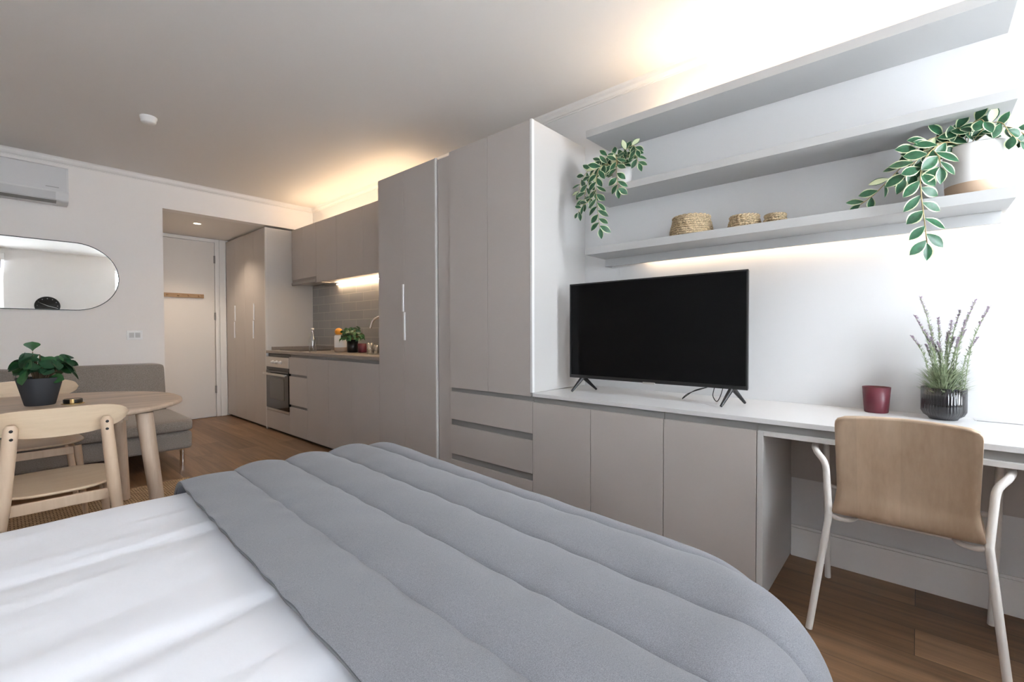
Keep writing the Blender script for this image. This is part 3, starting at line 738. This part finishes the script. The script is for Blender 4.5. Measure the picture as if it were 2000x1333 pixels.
for k in range(700):
    a = rnd.uniform(0, 2*pi); q = sqrt(rnd.random())*.062
    p = Vector(lc)+Vector((q*cos(a), q*sin(a), .10+rnd.uniform(0, .10)*(1-q*3)))
    leaf(lf, p, (cos(a)*q*14, sin(a)*q*14, rnd.uniform(.4, 1.5)), (0, 0, 1), rnd.uniform(.025, .055), .0045, 4, 3, droop=.3, cup=0, mi=(0, 0))
st.build('stems', LSTEM, lv); lf.build('foliage', LEAFL, lv)

# ------------------------------------------------------------------ desk chair
dc = thing('desk_chair', 'plywood shell chair on cream tubular legs, pushed in at the white desk', 'chair', (2.25, .04, 0))
def shellfn(o):
    # profile from top of backrest down and forward along the seat: (x, z, halfwidth)
    prof = spline([(1.925, 0, .838), (1.945, 0, .76), (1.975, 0, .66), (2.005, 0, .56), (2.015, 0, .50), (2.035, 0, .462), (2.085, 0, .447), (2.16, 0, .447), (2.30, 0, .455), (2.40, 0, .452), (2.44, 0, .437)], 6)
    return prof
prof = shellfn(0); n = len(prof)
def shell(nv=21):
    m = MB()
    def hw(i):
        t = i/(n-1)
        w = .181 if t < .3 else .181+.027*min((t-.3)/.3, 1)
        # rounded corners at the top and front
        d0 = (prof[i]-prof[0]).length; d1 = (prof[-1]-prof[i]).length; r = .03
        for d in (d0, d1):
            if d < r: w -= r-sqrt(max(r*r-(r-d)**2, 0))
        return w
    def fn(a, b):
        i = min(int(round(a*(n-1))), n-1); s = (b-.5)*2; p = prof[i]
        y = .034+hw(i)*s
        z = p.z; x = p.x
        tback = max(0, 1-i/(n*.42))
        x += .0; x -= -.012*s*s*tback*0
        z += (-.010*s*s*tback*(1 if i < n*.3 else 0))
        x += -.018*(s*s)*tback + .012*tback
        return (x, y, z)
    # extra rows near the top so that the corner is round
    m.grid(fn, n, nv)
    return m
o = shell().build('seat_shell', PLY, dc); o['label'] = 'moulded ash plywood shell'
sm_ = o.modifiers.new('t', 'SOLIDIFY'); sm_.thickness = .012; sm_.offset = 0
for sgn, yj in ((1, .2405), (-1, -.170)):
    ya = .298 if sgn > 0 else -.217
    m = MB(); m.tube([(2.03, yj, .452), (2.012, ya, .006)], .0115, 12); m.build('leg', CREAM, dc)
    yo = .30 if sgn > 0 else -.226
    m = MB(); m.tube(spline([(2.03, yj, .445), (2.05, yj+.010*sgn, .56), (2.062, yj+.018*sgn, .625), (2.085, yo-.012*sgn, .662), (2.14, yo, .676), (2.30, yo, .676), (2.39, yo, .674), (2.425, yo, .65), (2.43, yo, .60)], 6), .0115, 12)
    m.build('armrest', CREAM, dc)
    m = MB(); m.tube([(2.43, yo, .60), (2.44, yo*1, .45), (2.492, ya+.0, .006)], .0115, 12); m.build('leg', CREAM, dc)
    m = MB(); m.tube(spline([(2.03, yj, .448), (2.05, yj-.03*sgn, .432), (2.10, yj-.07*sgn, .428), (2.25, yj-.08*sgn, .432), (2.38, yj-.07*sgn, .432), (2.44, yo-.004*sgn, .44)], 6), .009, 10)
    m.build('seat_rail', CREAM, dc)
m = MB(); m.tube([(2.12, -.10, .428), (2.12, .17, .428)], .009, 10); m.build('cross_rail', CREAM, dc)

# ------------------------------------------------------------------ bed
BR = Matrix.Translation((1.33, 1.1, 0)) @ Matrix(((1, .055, 0, 0), (0, 1, 0, 0), (0, 0, 1, 0), (0, 0, 0, 1))) @ Matrix.Rotation(radians(-1.2), 4, 'Z') @ Matrix.Translation((-1.33, -1.1, 0))
bx0, bx1, by0, by1 = -.80, 1.25, .14, 2.085
bd = thing('bed', 'wide bed in the foreground with its foot towards the cabinets', 'bed', (.3, 1.15, 0))
m = MB().prism(rrect(bx0, bx1-.10, by0+.12, by1-.08, .16), 'z', .10, .27); m.xf(BR); m.build('base', fabric('bed_base_fabric', (.2, .2, .2), (.3, .3, .3)), bd, bevel=.01)
m = MB().prism(rrect(bx0, bx1-.10, by0+.12, by1-.08, .16), 'z', .272, .47, smooth=True); m.xf(BR); m.build('mattress', SHEET, bd, bevel=.04, seg=5)
for (x, y) in ((bx0+.1, by0+.2), (bx0+.1, by1-.15), (bx1-.26, by0+.24), (bx1-.2, by1-.2)):
    MB().lathe([(.03, 0), (.03, .10)], (x, y, 0), 16).build('leg', BLACK, bd)
def drape(p, q, zt, R, Rc, grow=0):
    # p,q flat coordinates; returns point on the draped sheet and its outward normal-ish
    if q < 1.1: Rc = Rc+.12
    X1, Y0, Y1 = bx1-R-Rc+grow, by0+R+Rc-grow, by1-R-Rc+grow
    cx = min(p, X1); cy = min(max(q, Y0), Y1)
    dx, dy = p-cx, q-cy; L = sqrt(dx*dx+dy*dy)
    if L <= Rc+1e-9: return Vector((p, q, zt)), Vector((0, 0, 1))
    nx, ny = dx/L, dy/L; d = L-Rc
    q0 = Vector((cx+nx*Rc, cy+ny*Rc, zt))
    A = R*pi/2
    if d < A:
        a = d/R; return q0+Vector((nx*R*sin(a), ny*R*sin(a), -R*(1-cos(a)))), Vector((nx*sin(a), ny*sin(a), cos(a)))
    e = d-A
    return q0+Vector((nx*(R+.17*e), ny*(R+.17*e), -R-e)), Vector((nx, ny, 0))
def duvet_h(x, y):
    h = .006*noise.noise(Vector((x*1.6, y*3.5, 1)))+.003*noise.noise(Vector((x*2.2+y*1.5, y*26-x*3, 3)))+.0025*noise.noise(Vector((x*3, y*16, 5)))
    for (c0, sl, a, wd) in ((1.56, .05, .011, .035), (1.05, .07, .013, .04), (.70, .03, .010, .035), (1.84, .02, .005, .03)):
        d = (y-(c0+sl*x+.015*sin(x*5+c0*9)))/wd
        h -= .6*a*math.exp(-d*d)*(1 if d < 0 else math.exp(-d*.5)); h += .3*a*math.exp(-((d-2.2)/1.4)**2)
    return h
def cloth_mesh(px0, px1, hang_foot, hang_side, zt, R, Rc, hfun, nu, nv, grow=0, wav=.012, shear=0):
    m = MB()
    def fn(a, b):
        p = px0+(px1+hang_foot-px0)*a; q = (by0-hang_side)+(by1-by0+2*hang_side)*b
        P, N = drape(p+shear*(q-1.1), q, zt, R, Rc, grow)
        h = hfun(p, q)
        low = max(0, (zt-R*1.2)-P.z)
        P = P+N*h+N*(wav*low*6*sin(11*p+7*q+2*sin(3*q)))
        P.z = max(P.z, .03)
        return P
    m.grid(fn, nu, nv); m.xf(BR); return m
dv = cloth_mesh(bx0, bx1, .20, .28, .530, .10, .06, duvet_h, 150, 190).build('duvet', SHEET)
tag(dv, 'smooth white cotton duvet spread over the bed', 'duvet')
def throw_h(x, y):
    k = (x-.577)/.192
    ph = k-math.floor(k)
    if x < .577: ph = max((x-.390)/.187, 0); h = .013*sin(pi*min(ph, 1))**.5 if ph > 0 else 0
    else: h = .027*(sin(pi*ph)**.6)-.007*math.exp(-(min(ph, 1-ph)/.045)**2)
    h += .004*noise.noise(Vector((x*3, y*2.2, 9)))+.003*noise.noise(Vector((x*9, y*7, 2)))
    # little puckers along the stitched channels
    h += .0022*sin(y*38+3*noise.noise(Vector((x*2, y*4, 3))))*math.exp(-((min(ph, 1-ph))/.16)**2)
    return h+.012
th = cloth_mesh(.397, bx1, .32, .30, .541, .115, .07, throw_h, 330, 260, grow=.012, wav=.010, shear=-.030)
tho = th.build('quilted_throw', [THROW, THROWB])
md = tho.modifiers.new('thick', 'SOLIDIFY'); md.thickness = .016; md.offset = -1; md.material_offset = 0; md.material_offset_rim = 1
tag(tho, 'heather grey channel-quilted throw folded over the foot of the bed', 'throw')

# ------------------------------------------------------------------ rug
rg = thing('jute_rug', 'woven jute rug under the dining table', 'rug', (0, 3.4, 0))
def rug_mat():
    m = bpy.data.materials.new('jute_weave'); m.use_nodes = True; nt = m.node_tree; b = nt.nodes['Principled BSDF']; N = nt.nodes.new; L = nt.links.new
    g = N('ShaderNodeNewGeometry'); br = N('ShaderNodeTexBrick'); L(g.outputs['Position'], br.inputs['Vector'])
    br.inputs['Scale'].default_value = 1; br.inputs['Brick Width'].default_value = .030; br.inputs['Row Height'].default_value = .019; br.inputs['Mortar Size'].default_value = .0035; br.inputs['Mortar Smooth'].default_value = .6
    br.inputs['Color1'].default_value = (.66, .48, .30, 1); br.inputs['Color2'].default_value = (.50, .35, .21, 1); br.inputs['Mortar'].default_value = (.12, .07, .035, 1)
    L(br.outputs['Color'], b.inputs['Base Color']); b.inputs['Roughness'].default_value = .95
    bp = N('ShaderNodeBump'); bp.invert = True; bp.inputs['Distance'].default_value = .004; L(br.outputs['Fac'], bp.inputs['Height']); L(bp.outputs[0], b.inputs['Normal'])
    return m
bx(-.85, .95, 2.45, 4.20, .0005, .010).build('weave', rug_mat(), rg)
hemr = MB(); 
for a in ((.95, .965, 2.435, 4.215), (-.865, -.85, 2.435, 4.215), (-.85, .95, 4.20, 4.215), (-.85, .95, 2.435, 2.45)): hemr.box(*a, .0005, .0100)
hemr.build('border', mat('jute_border', (.40, .26, .15), .95), rg)
RZ = .0105

# ------------------------------------------------------------------ dining table
dtb = thing('dining_table', 'rounded pale oak dining table on splayed legs', 'table', (-.02, 3.50, RZ))
def sup(a, b, cx, cy, n=96, e=2.25):
    return [(cx+a*(abs(cos(t))**(2/e))*(1 if cos(t) > 0 else -1), cy+b*(abs(sin(t))**(2/e))*(1 if sin(t) > 0 else -1)) for t in [2*pi*i/n for i in range(n)]]
tc_ = (-.02, 3.50)
m = MB()
rings = [(.0001, .738), (.96, .738), (.985, .7365), (.9965, .732), (1.0, .726), (1.0, .716), (.985, .710), (.90, .698), (.86, .6955), (.0001, .6955)]
o0 = sup(.775, .645, 0, 0)
vs = []; nn = len(o0)
for k, z in rings: vs += [(tc_[0]+x*k, tc_[1]+y*k, z) for x, y in o0]
m.add(vs, [(i*nn+j, i*nn+(j+1) % nn, (i+1)*nn+(j+1) % nn, (i+1)*nn+j) for i in range(len(rings)-1) for j in range(nn)], 0, False)
for i in range(len(m.s)): m.s[i] = True
m.build('tabletop', OAK, dtb)
OAKV = wood('oak_table_leg', (.50, .37, .27), (.64, .50, .38), 2, .45, 1.0)
for sx in (1, -1):
    for sy in (1, -1):
        top = Vector((tc_[0]+sx*(.525 if sy > 0 else .54), tc_[1]+sy*.37, .695)); bot = Vector((tc_[0]+sx*(.57 if sy > 0 else .60), tc_[1]+sy*(.47 if sy > 0 else .44), RZ))
        m = MB(); w0, w1 = .034, .026
        ring = lambda c, w: [(c.x+w*cos(pi/4+i*pi/8)*(1.15), c.y+w*sin(pi/4+i*pi/8)*1.15, c.z) for i in range(16)]
        m.add(ring(top, w0)+ring(bot, w1), [(i, (i+1) % 16, (i+1) % 16+16, i+16) for i in range(16)], 0, True)
        m.add(ring(bot, w1), [tuple(range(16))])
        m.build('leg', OAKV, dtb)
m = MB().box(tc_[0]-.45, tc_[0]+.45, 3.50-.38, 3.50-.36, .655, .6945).box(tc_[0]-.45, tc_[0]+.45, 3.50+.36, 3.50+.38, .655, .6945).box(tc_[0]+.46, tc_[0]+.48, 3.18, 3.82, .655, .6945).box(tc_[0]-.48, tc_[0]-.46, 3.18, 3.82, .655, .6945)
m.build('apron', OAK, dtb)

# ------------------------------------------------------------------ dining chairs (local: back at -y, facing +y, origin centre of seat on floor)
def dining_chair(loc, rz, label):
    t = thing('dining_chair', label, 'chair', loc, rz, 'birch dining chairs at the table')
    # backrest: curved board
    m = MB(); Wh, hh = .222, .060
    def outline(s):   # half height at s in -1..1
        return hh*(1-abs(s)**3.2)**.5 if abs(s) < 1 else 0
    nu = 41
    def bp(s, v, th):
        x = Wh*s; y = -.245-.035*(1-s*s)+.012+th
        zc = .747+.012*(s*s)
        hv = outline(s)
        return (x, y-.03*(v*.5), zc+v*hv)
    for th, fl in ((0, 1), (.014, 0)):
        m.grid(lambda a, b, th=th: bp(-1+2*a, -1+2*b, th), nu, 7)
    # rim
    for vv in (-1, 1):
        m.grid(lambda a, b, vv=vv: bp(-1+2*a, vv, .014*b), nu, 3)
    m.build('backrest', BIRCH, t, local=True)
    for s in (-1, 1):
        m = MB(); m.tube([(s*.203, -.255, 0), (s*.184, -.250, .25), (s*.163, -.262, .45), (s*.143, -.290, .68), (s*.138, -.297, .742), (s*.138, -.297, .757)], [.014, .019, .023, .022, .021, .012], 16)
        lg = m.build('leg', BIRCHV, t, local=True)
        sc = MB()
        for z in (.705, .737):
            sc.lathe([(.0001, -.0155), (.0055, -.0155), (.006, -.012)], (s*.138, -.297+(.74-z)*.12-.0065, z), 12, ax='y')
        sc.build('screw_heads', BLACK, lg, local=True)
        m = MB(); m.tube([(s*.205, .245, 0), (s*.190, .225, .25), (s*.175, .205, .432)], [.012, .016, .020], 16)
        m.build('leg', BIRCHV, t, local=True)
        m = MB(); m.tube([(s*.152, -.235, .405), (s*.172, .20, .405)], .013, 10); m.build('side_rail', BIRCHV, t, local=True)
    # seat: wide, lightly dished
    m = MB()
    def so(a):
        e = 2.9; c, s_ = cos(a), sin(a)
        x = .215*(abs(c)**(2/e))*(1 if c > 0 else -1); y = .235*(abs(s_)**(2/e))*(1 if s_ > 0 else -1)
        x *= 1+.10*(y/.235); return x, y
    N_ = 64; rr = [(.0001, .444), (.5, .446), (.85, .453), (.95, .456), (.99, .4555), (1, .452), (.99, .447), (.93, .441), (.5, .432), (.0001, .430)]
    vs = []
    for k, z in rr: vs += [(so(2*pi*i/N_)[0]*k, so(2*pi*i/N_)[1]*k+.0, z) for i in range(N_)]
    m.add(vs, [(i*N_+j, i*N_+(j+1) % N_, (i+1)*N_+(j+1) % N_, (i+1)*N_+j) for i in range(len(rr)-1) for j in range(N_)], 0, True)
    m.build('seat', BIRCH, t, local=True)
    MB().box(-.15, .15, -.232, -.214, .385, .430).build('rear_rail', BIRCHV, t, bevel=.003, local=True)
    MB().box(-.172, .172, .196, .214, .385, .430).build('front_rail', BIRCHV, t, bevel=.003, local=True)
    return t
dining_chair((.165, 2.885, .0122), radians(0), 'light birch dining chair seen from behind, nearest the bed')
dining_chair((.135, 4.02, .0122), radians(180), 'light birch dining chair across the table, beside the sofa')

# ------------------------------------------------------------------ table things
tp_ = thing('potted_plant', 'broad-leaved green plant in a dark grey pot on the dining table', 'plant', (.157, 3.52, .739))
c = (.146, 3.53, .7385)
MB().lathe([(.056, 0), (.060, .003), (.092, .145), (.091, .149), (.087, .146), (.083, .125), (.0001, .125)], c, 40).build('pot', POTD, tp_)
MB().lathe([(.0001, .128), (.083, .126)], c, 24).build('soil', SOIL, tp_)
rnd = random.Random(23); st, lf = MB(), MB()
cc = Vector(c); rv = Vector((.66, -.75, 0)); fv = Vector((-.05, -1, .05))
for i in range(46):
    a = rnd.uniform(0, 2*pi); q = sqrt(rnd.random()); h = .190+.10*rnd.random()*(1-.3*q)
    tip = cc+rv*.022+Vector((q*.085*cos(a), q*.085*sin(a), h)); b0 = cc+Vector((q*.02*cos(a), q*.02*sin(a), .12))
    st.tube(spline([b0, (b0+tip)/2+Vector((0, 0, .015)), tip], 3), .0022, 6)
    rad = Vector((cos(a), sin(a), 0))
    nn_ = (rad*.8+Vector((rnd.uniform(-.5, .5), rnd.uniform(-.5, .5), .55+rnd.uniform(-.2, .4)))).normalized()
    dr = rad*(.2+.5*q)+Vector((rnd.uniform(-1, 1), rnd.uniform(-1, 1), rnd.uniform(-.5, .35))); dr = (dr-nn_*dr.dot(nn_))
    leaf(lf, tip, dr, nn_, rnd.uniform(.07, .095), rnd.uniform(.05, .065), 9, 7, droop=rnd.uniform(.0, .2), cup=.3, mi=(rnd.choice((0, 0, 0, 1)),)*2, shape=1.4)
tip = cc-rv*.035+Vector((0, 0, .285)); st.tube(spline([cc+Vector((0, 0, .125)), cc-rv*.03+Vector((0, 0, .22)), tip], 4), .0022, 6)
leaf(lf, tip, (0, 0, 1), (-.3, -1, 0), .056, .068, 9, 7, droop=-.05, cup=.15, mi=(1, 1), shape=2.2)
tip = cc-rv*.075+Vector((0, 0, .17)); st.tube(spline([cc-rv*.04+Vector((0, 0, .12)), tip], 3), .0024, 6)
leaf(lf, tip, -rv+Vector((0, 0, .25)), (-.3, -1, .3), .07, .055, 9, 7, droop=.05, cup=.2, mi=(0, 0), shape=1.5)
leaf(lf, cc+rv*.05+Vector((0, 0, .15)), rv+Vector((0, 0, -.15)), (-.3, -1, .3), .075, .055, 9, 7, droop=.15, cup=.2, mi=(1, 1), shape=1.4)
leaf(lf, cc+rv*.045+Vector((0, 0, .235)), rv+Vector((0, 0, .1)), (-.3, -1, .5), .08, .055, 9, 7, droop=.2, cup=.2, mi=(1, 1), shape=1.4)
leaf(lf, cc-rv*.02+Vector((0, 0, .235)), -rv+Vector((0, 0, .1)), (-.3, -1, .6), .085, .055, 9, 7, droop=.25, cup=.2, mi=(0, 0), shape=1.4)
st.build('stems', mat('brown_stem', (.12, .08, .045), .7), tp_); lf.build('leaves', [mat('table_plant_leaf', (.012, .060, .024), .38, var=.3, vscale=20), mat('table_plant_leaf_young', (.03, .11, .035), .4, var=.3, vscale=20)], tp_)
ah = thing('candle_holder', 'low black and brass round dish on the dining table beside the plant pot', 'candle holder', (.29, 3.44, .739))
BRASS = mat('brass', (.75, .55, .25), .22, metal=1)
c = (.268, 3.46, .7385)
MB().lathe([(.0001, 0), (.046, 0), (.049, .002), (.046, .004), (.0001, .004)], c, 36).build('saucer', BRASS, ah)
MB().lathe([(.0001, .0045), (.038, .0045), (.040, .008), (.040, .024), (.037, .026), (.035, .012), (.0001, .012)], c, 40).build('dish', BLACK, ah)
a0 = radians(-100)
MB().prism([(c[0]+.0415*cos(a0+t), c[1]+.0415*sin(a0+t)) for t in [radians(d) for d in range(-12, 13, 3)]]+[(c[0]+.034*cos(a0+t), c[1]+.034*sin(a0+t)) for t in [radians(d) for d in range(12, -13, -3)]], 'z', c[2]+.006, c[2]+.027).build('clip', BRASS, ah)
MB().lathe([(.0001, .0125), (.033, .0125), (.033, .0235), (.0001, .0235)], c, 30).build('candle', mat('candle_wax', (.72, .60, .45), .5), ah)

# ------------------------------------------------------------------ sofa
so_ = thing('sofa', 'low grey-brown fabric sofa against the far wall', 'sofa', (.1, 5.1, 0))
def cushion(x0, x1, y0, y1, z0, z1, puff=.012, E1=.30):
    m = MB(); cx, cy, cz = (x0+x1)/2, (y0+y1)/2, (z0+z1)/2; a, b, c = (x1-x0)/2, (y1-y0)/2, (z1-z0)/2
    def sq(t, e): return (abs(t)**e)*(1 if t >= 0 else -1)
    nu, nv = 64, 24
    e1, e2 = E1, .12
    def fn(u, v):
        th = -pi+2*pi*u; ph = -pi/2+pi*v
        x = a*sq(cos(ph), e1)*sq(cos(th), e2); y = b*sq(cos(ph), e1)*sq(sin(th), e2); z = c*sq(sin(ph), e1)
        z += puff*(1-(x/a)**2)*(1-(y/b)**2)*(1 if z > 0 else -.2)
        return (cx+x, cy+y, cz+z)
    m.grid(fn, nu*2+1, nv+1); return m
bs = bx(-.90, 1.088, 4.60, 5.655, .150, .298).build('base', SOFA, so_, bevel=.03, seg=4)
cushion(.085, 1.098, 4.575, 5.47, .295, .405).build('seat_cushion', SOFA, so_)
cushion(-.905, .080, 4.575, 5.47, .295, .405).build('seat_cushion', SOFA, so_)
def backpart(x0, x1, z1, y0, y1, lean):
    m = cushion(x0, x1, y0, y1, .30, z1, puff=.004, E1=.10)
    for v in m.v: v.y += lean*(v.z-.30)
    return m
backpart(.09, 1.062, .832, 5.33, 5.54, .18).build('back_cushion', SOFA, so_)
backpart(-.905, .085, .832, 5.33, 5.54, .18).build('back_cushion', SOFA, so_)
bx(-.90, 1.098, 5.60, 5.668, .298, .70).build('back_frame', SOFA, so_, bevel=.02, seg=3)
for x in (1.025, -.84):
    for y in (4.655, 5.58):
        MB().lathe([(.017, 0), (.017, .150)], (x, y, 0), 16).build('leg', CHROME, so_)

# ------------------------------------------------------------------ wall and ceiling fittings
ac = thing('air_conditioner', 'white wall-mounted air conditioner above the oval mirror', 'air conditioner', (0, YW, 2.24))
def acp(off=0): return [(YW-.002, 2.555), (YW-.14, 2.560), (YW-.195, 2.548), (YW-.205, 2.53), (YW-.208, 2.335), (YW-.205, 2.33), (YW-.18, 2.262), (YW-.13, 2.245), (YW-.002, 2.250)]
m = MB().prism(acp(), 'x', -.41, .425); m.build('housing', mat('air_con_white', (.74, .74, .745), .35), ac, bevel=.012, seg=3)
m = MB().prism([(YW-.2125, 2.535), (YW-.2125, 2.342), (YW-.2085, 2.342), (YW-.2085, 2.535)], 'x', -.400, .412); m.build('front_panel', mat('air_con_panel', (.68, .685, .70), .3), ac, bevel=.001)
m = MB().prism([(YW-.2095, 2.328), (YW-.190, 2.268), (YW-.186, 2.268), (YW-.2055, 2.328)], 'x', -.395, .345); m.build('air_flap', mat('air_con_flap', (.60, .60, .61), .4), ac, bevel=.001)
m = MB().prism([(YW-.182, 2.262), (YW-.140, 2.2455), (YW-.138, 2.244), (YW-.180, 2.259)], 'x', -.39, .35); m.build('outlet_slot', RECESS, ac)
bx(.285, .365, YW-.2138, YW-.2126, 2.362, 2.370).build('logo_mark', mat('air_con_logo', (.45, .45, .46), .4), ac)

mr_ = thing('oval_mirror', 'long pill-shaped wall mirror with a thin black frame', 'mirror', (0, YW, 1.64))
MIR = mat('mirror_glass', (.93, .95, .94), .005, metal=1)
mx0, mx1, mz0, mz1 = -.72, .775, 1.332, 1.945
R_ = (mz1-mz0)/2
def pill(ins):
    r = R_-ins; out = []
    for cx, a0 in ((mx1-R_, -90), (mx0+R_, 90)):
        for i in range(33): a = radians(a0+180*i/32); out.append((cx+r*cos(a), (mz0+mz1)/2+r*sin(a)))
    return out
m = MB().prism(pill(.004), 'y', YW-.012, YW-.002); m.build('glass', MIR, mr_)
A_, B_ = pill(0), pill(.006); k = len(A_)
m = MB(); vs = [(x, YW-.018, z) for x, z in A_]+[(x, YW-.018, z) for x, z in B_]+[(x, YW-.002, z) for x, z in A_]+[(x, YW-.0115, z) for x, z in B_]
m.add(vs, [(i, (i+1) % k, (i+1) % k+k, i+k) for i in range(k)]+[(i+2*k, (i+1) % k+2*k, (i+1) % k, i) for i in range(k)]+[(i+k, (i+1) % k+k, (i+1) % k+3*k, i+3*k) for i in range(k)])
m.build('frame', BLACK, mr_)

ck = thing('wall_clock', 'round black wall clock with white hands, seen reflected in the oval mirror', 'clock', (.64, YB, 1.66))
cx_, cz_ = .635, 1.655; Rk = .175
MB().lathe([(Rk, 0), (Rk, .025), (Rk-.008, .03), (Rk-.014, .022), (.0001, .022)], (cx_, YB+.001, cz_), 48, ax='y').build('case', BLACK, ck)
m = MB()
for h_ in range(12):
    a = radians(30*h_); r = Rk*.78; s = .007
    px, pz = cx_+r*sin(a), cz_+r*cos(a); m.lathe([(.008, .0235), (.0001, .0242)], (px, YB+.001, pz), 8, ax='y')
m.build('hour_marks', mat('clock_marks', (.35, .36, .37), .5), ck)
WHP = mat('clock_hands', (.85, .85, .85), .4)
for a, L in ((radians(-62), .12), (radians(108), .15)):
    e = (cx_+L*sin(a), cz_+L*cos(a)); nx, nz = cos(a)*.003, -sin(a)*.003
    m = MB().add([(cx_+nx, YB+.0265, cz_+nz), (cx_-nx, YB+.0265, cz_-nz), (e[0]-nx*.6, YB+.0265, e[1]-nz*.6), (e[0]+nx*.6, YB+.0265, e[1]+nz*.6)], [(0, 1, 2, 3)])
    m2 = MB().prism([(cx_+nx, cz_+nz), (cx_-nx, cz_-nz), (e[0]-nx*.6, e[1]-nz*.6), (e[0]+nx*.6, e[1]+nz*.6)], 'y', YB+.0255, YB+.0275)
    m2.build('hand', WHP, ck)

sw = thing('wall_socket', 'white double socket plate on the wall right of the oval mirror', 'socket', (.884, YW, 1.106))
bx(.824, .944, YW-.009, YW-.0005, 1.062, 1.152).build('plate', mat('socket_white', (.88, .88, .88), .35), sw, bevel=.002)
for x0 in (.842, .888):
    bx(x0, x0+.038, YW-.0105, YW-.0092, 1.083, 1.131).build('module', mat('socket_grey', (.52, .52, .52), .4), sw, bevel=.001)
sd = thing('smoke_detector', 'small white round smoke detector on the ceiling', 'smoke detector', (.744, 4.16, ZC))
MB().lathe([(.052, 0), (.052, -.012), (.047, -.016), (.045, -.036), (.038, -.044), (.0001, -.045)], (.744, 4.16, ZC), 32).build('body', mat('detector_white', (.85, .84, .82), .4), sd)
MB().lathe([(.0457, -.020), (.0459, -.022), (.0457, -.024)], (.744, 4.16, ZC), 32).build('vent_ring', RECESS, sd)
dl = thing('recessed_downlight', 'small round recessed downlight in the low corridor ceiling', 'downlight', (1.54, 6.2, 2.385))
MB().lathe([(.048, 0), (.048, -.003), (.036, -.004), (.036, -.0005)], (1.54, 6.2, 2.3848), 32).build('trim_ring', WHITE, dl)
MB().lathe([(.0001, -.0018), (.035, -.0016)], (1.54, 6.2, 2.3848), 32).build('lamp_lens', emit('downlight_lens', (1, .80, .55), 9), dl)
l = bpy.data.lights.new('downlight_beam', 'SPOT'); l.energy = 22; l.color = (1, .82, .62); l.spot_size = radians(120); l.spot_blend = .6; l.shadow_soft_size = .035
lo = bpy.data.objects.new('downlight_beam', l); COL.objects.link(lo); lo.location = (1.54, 6.2, 2.375)
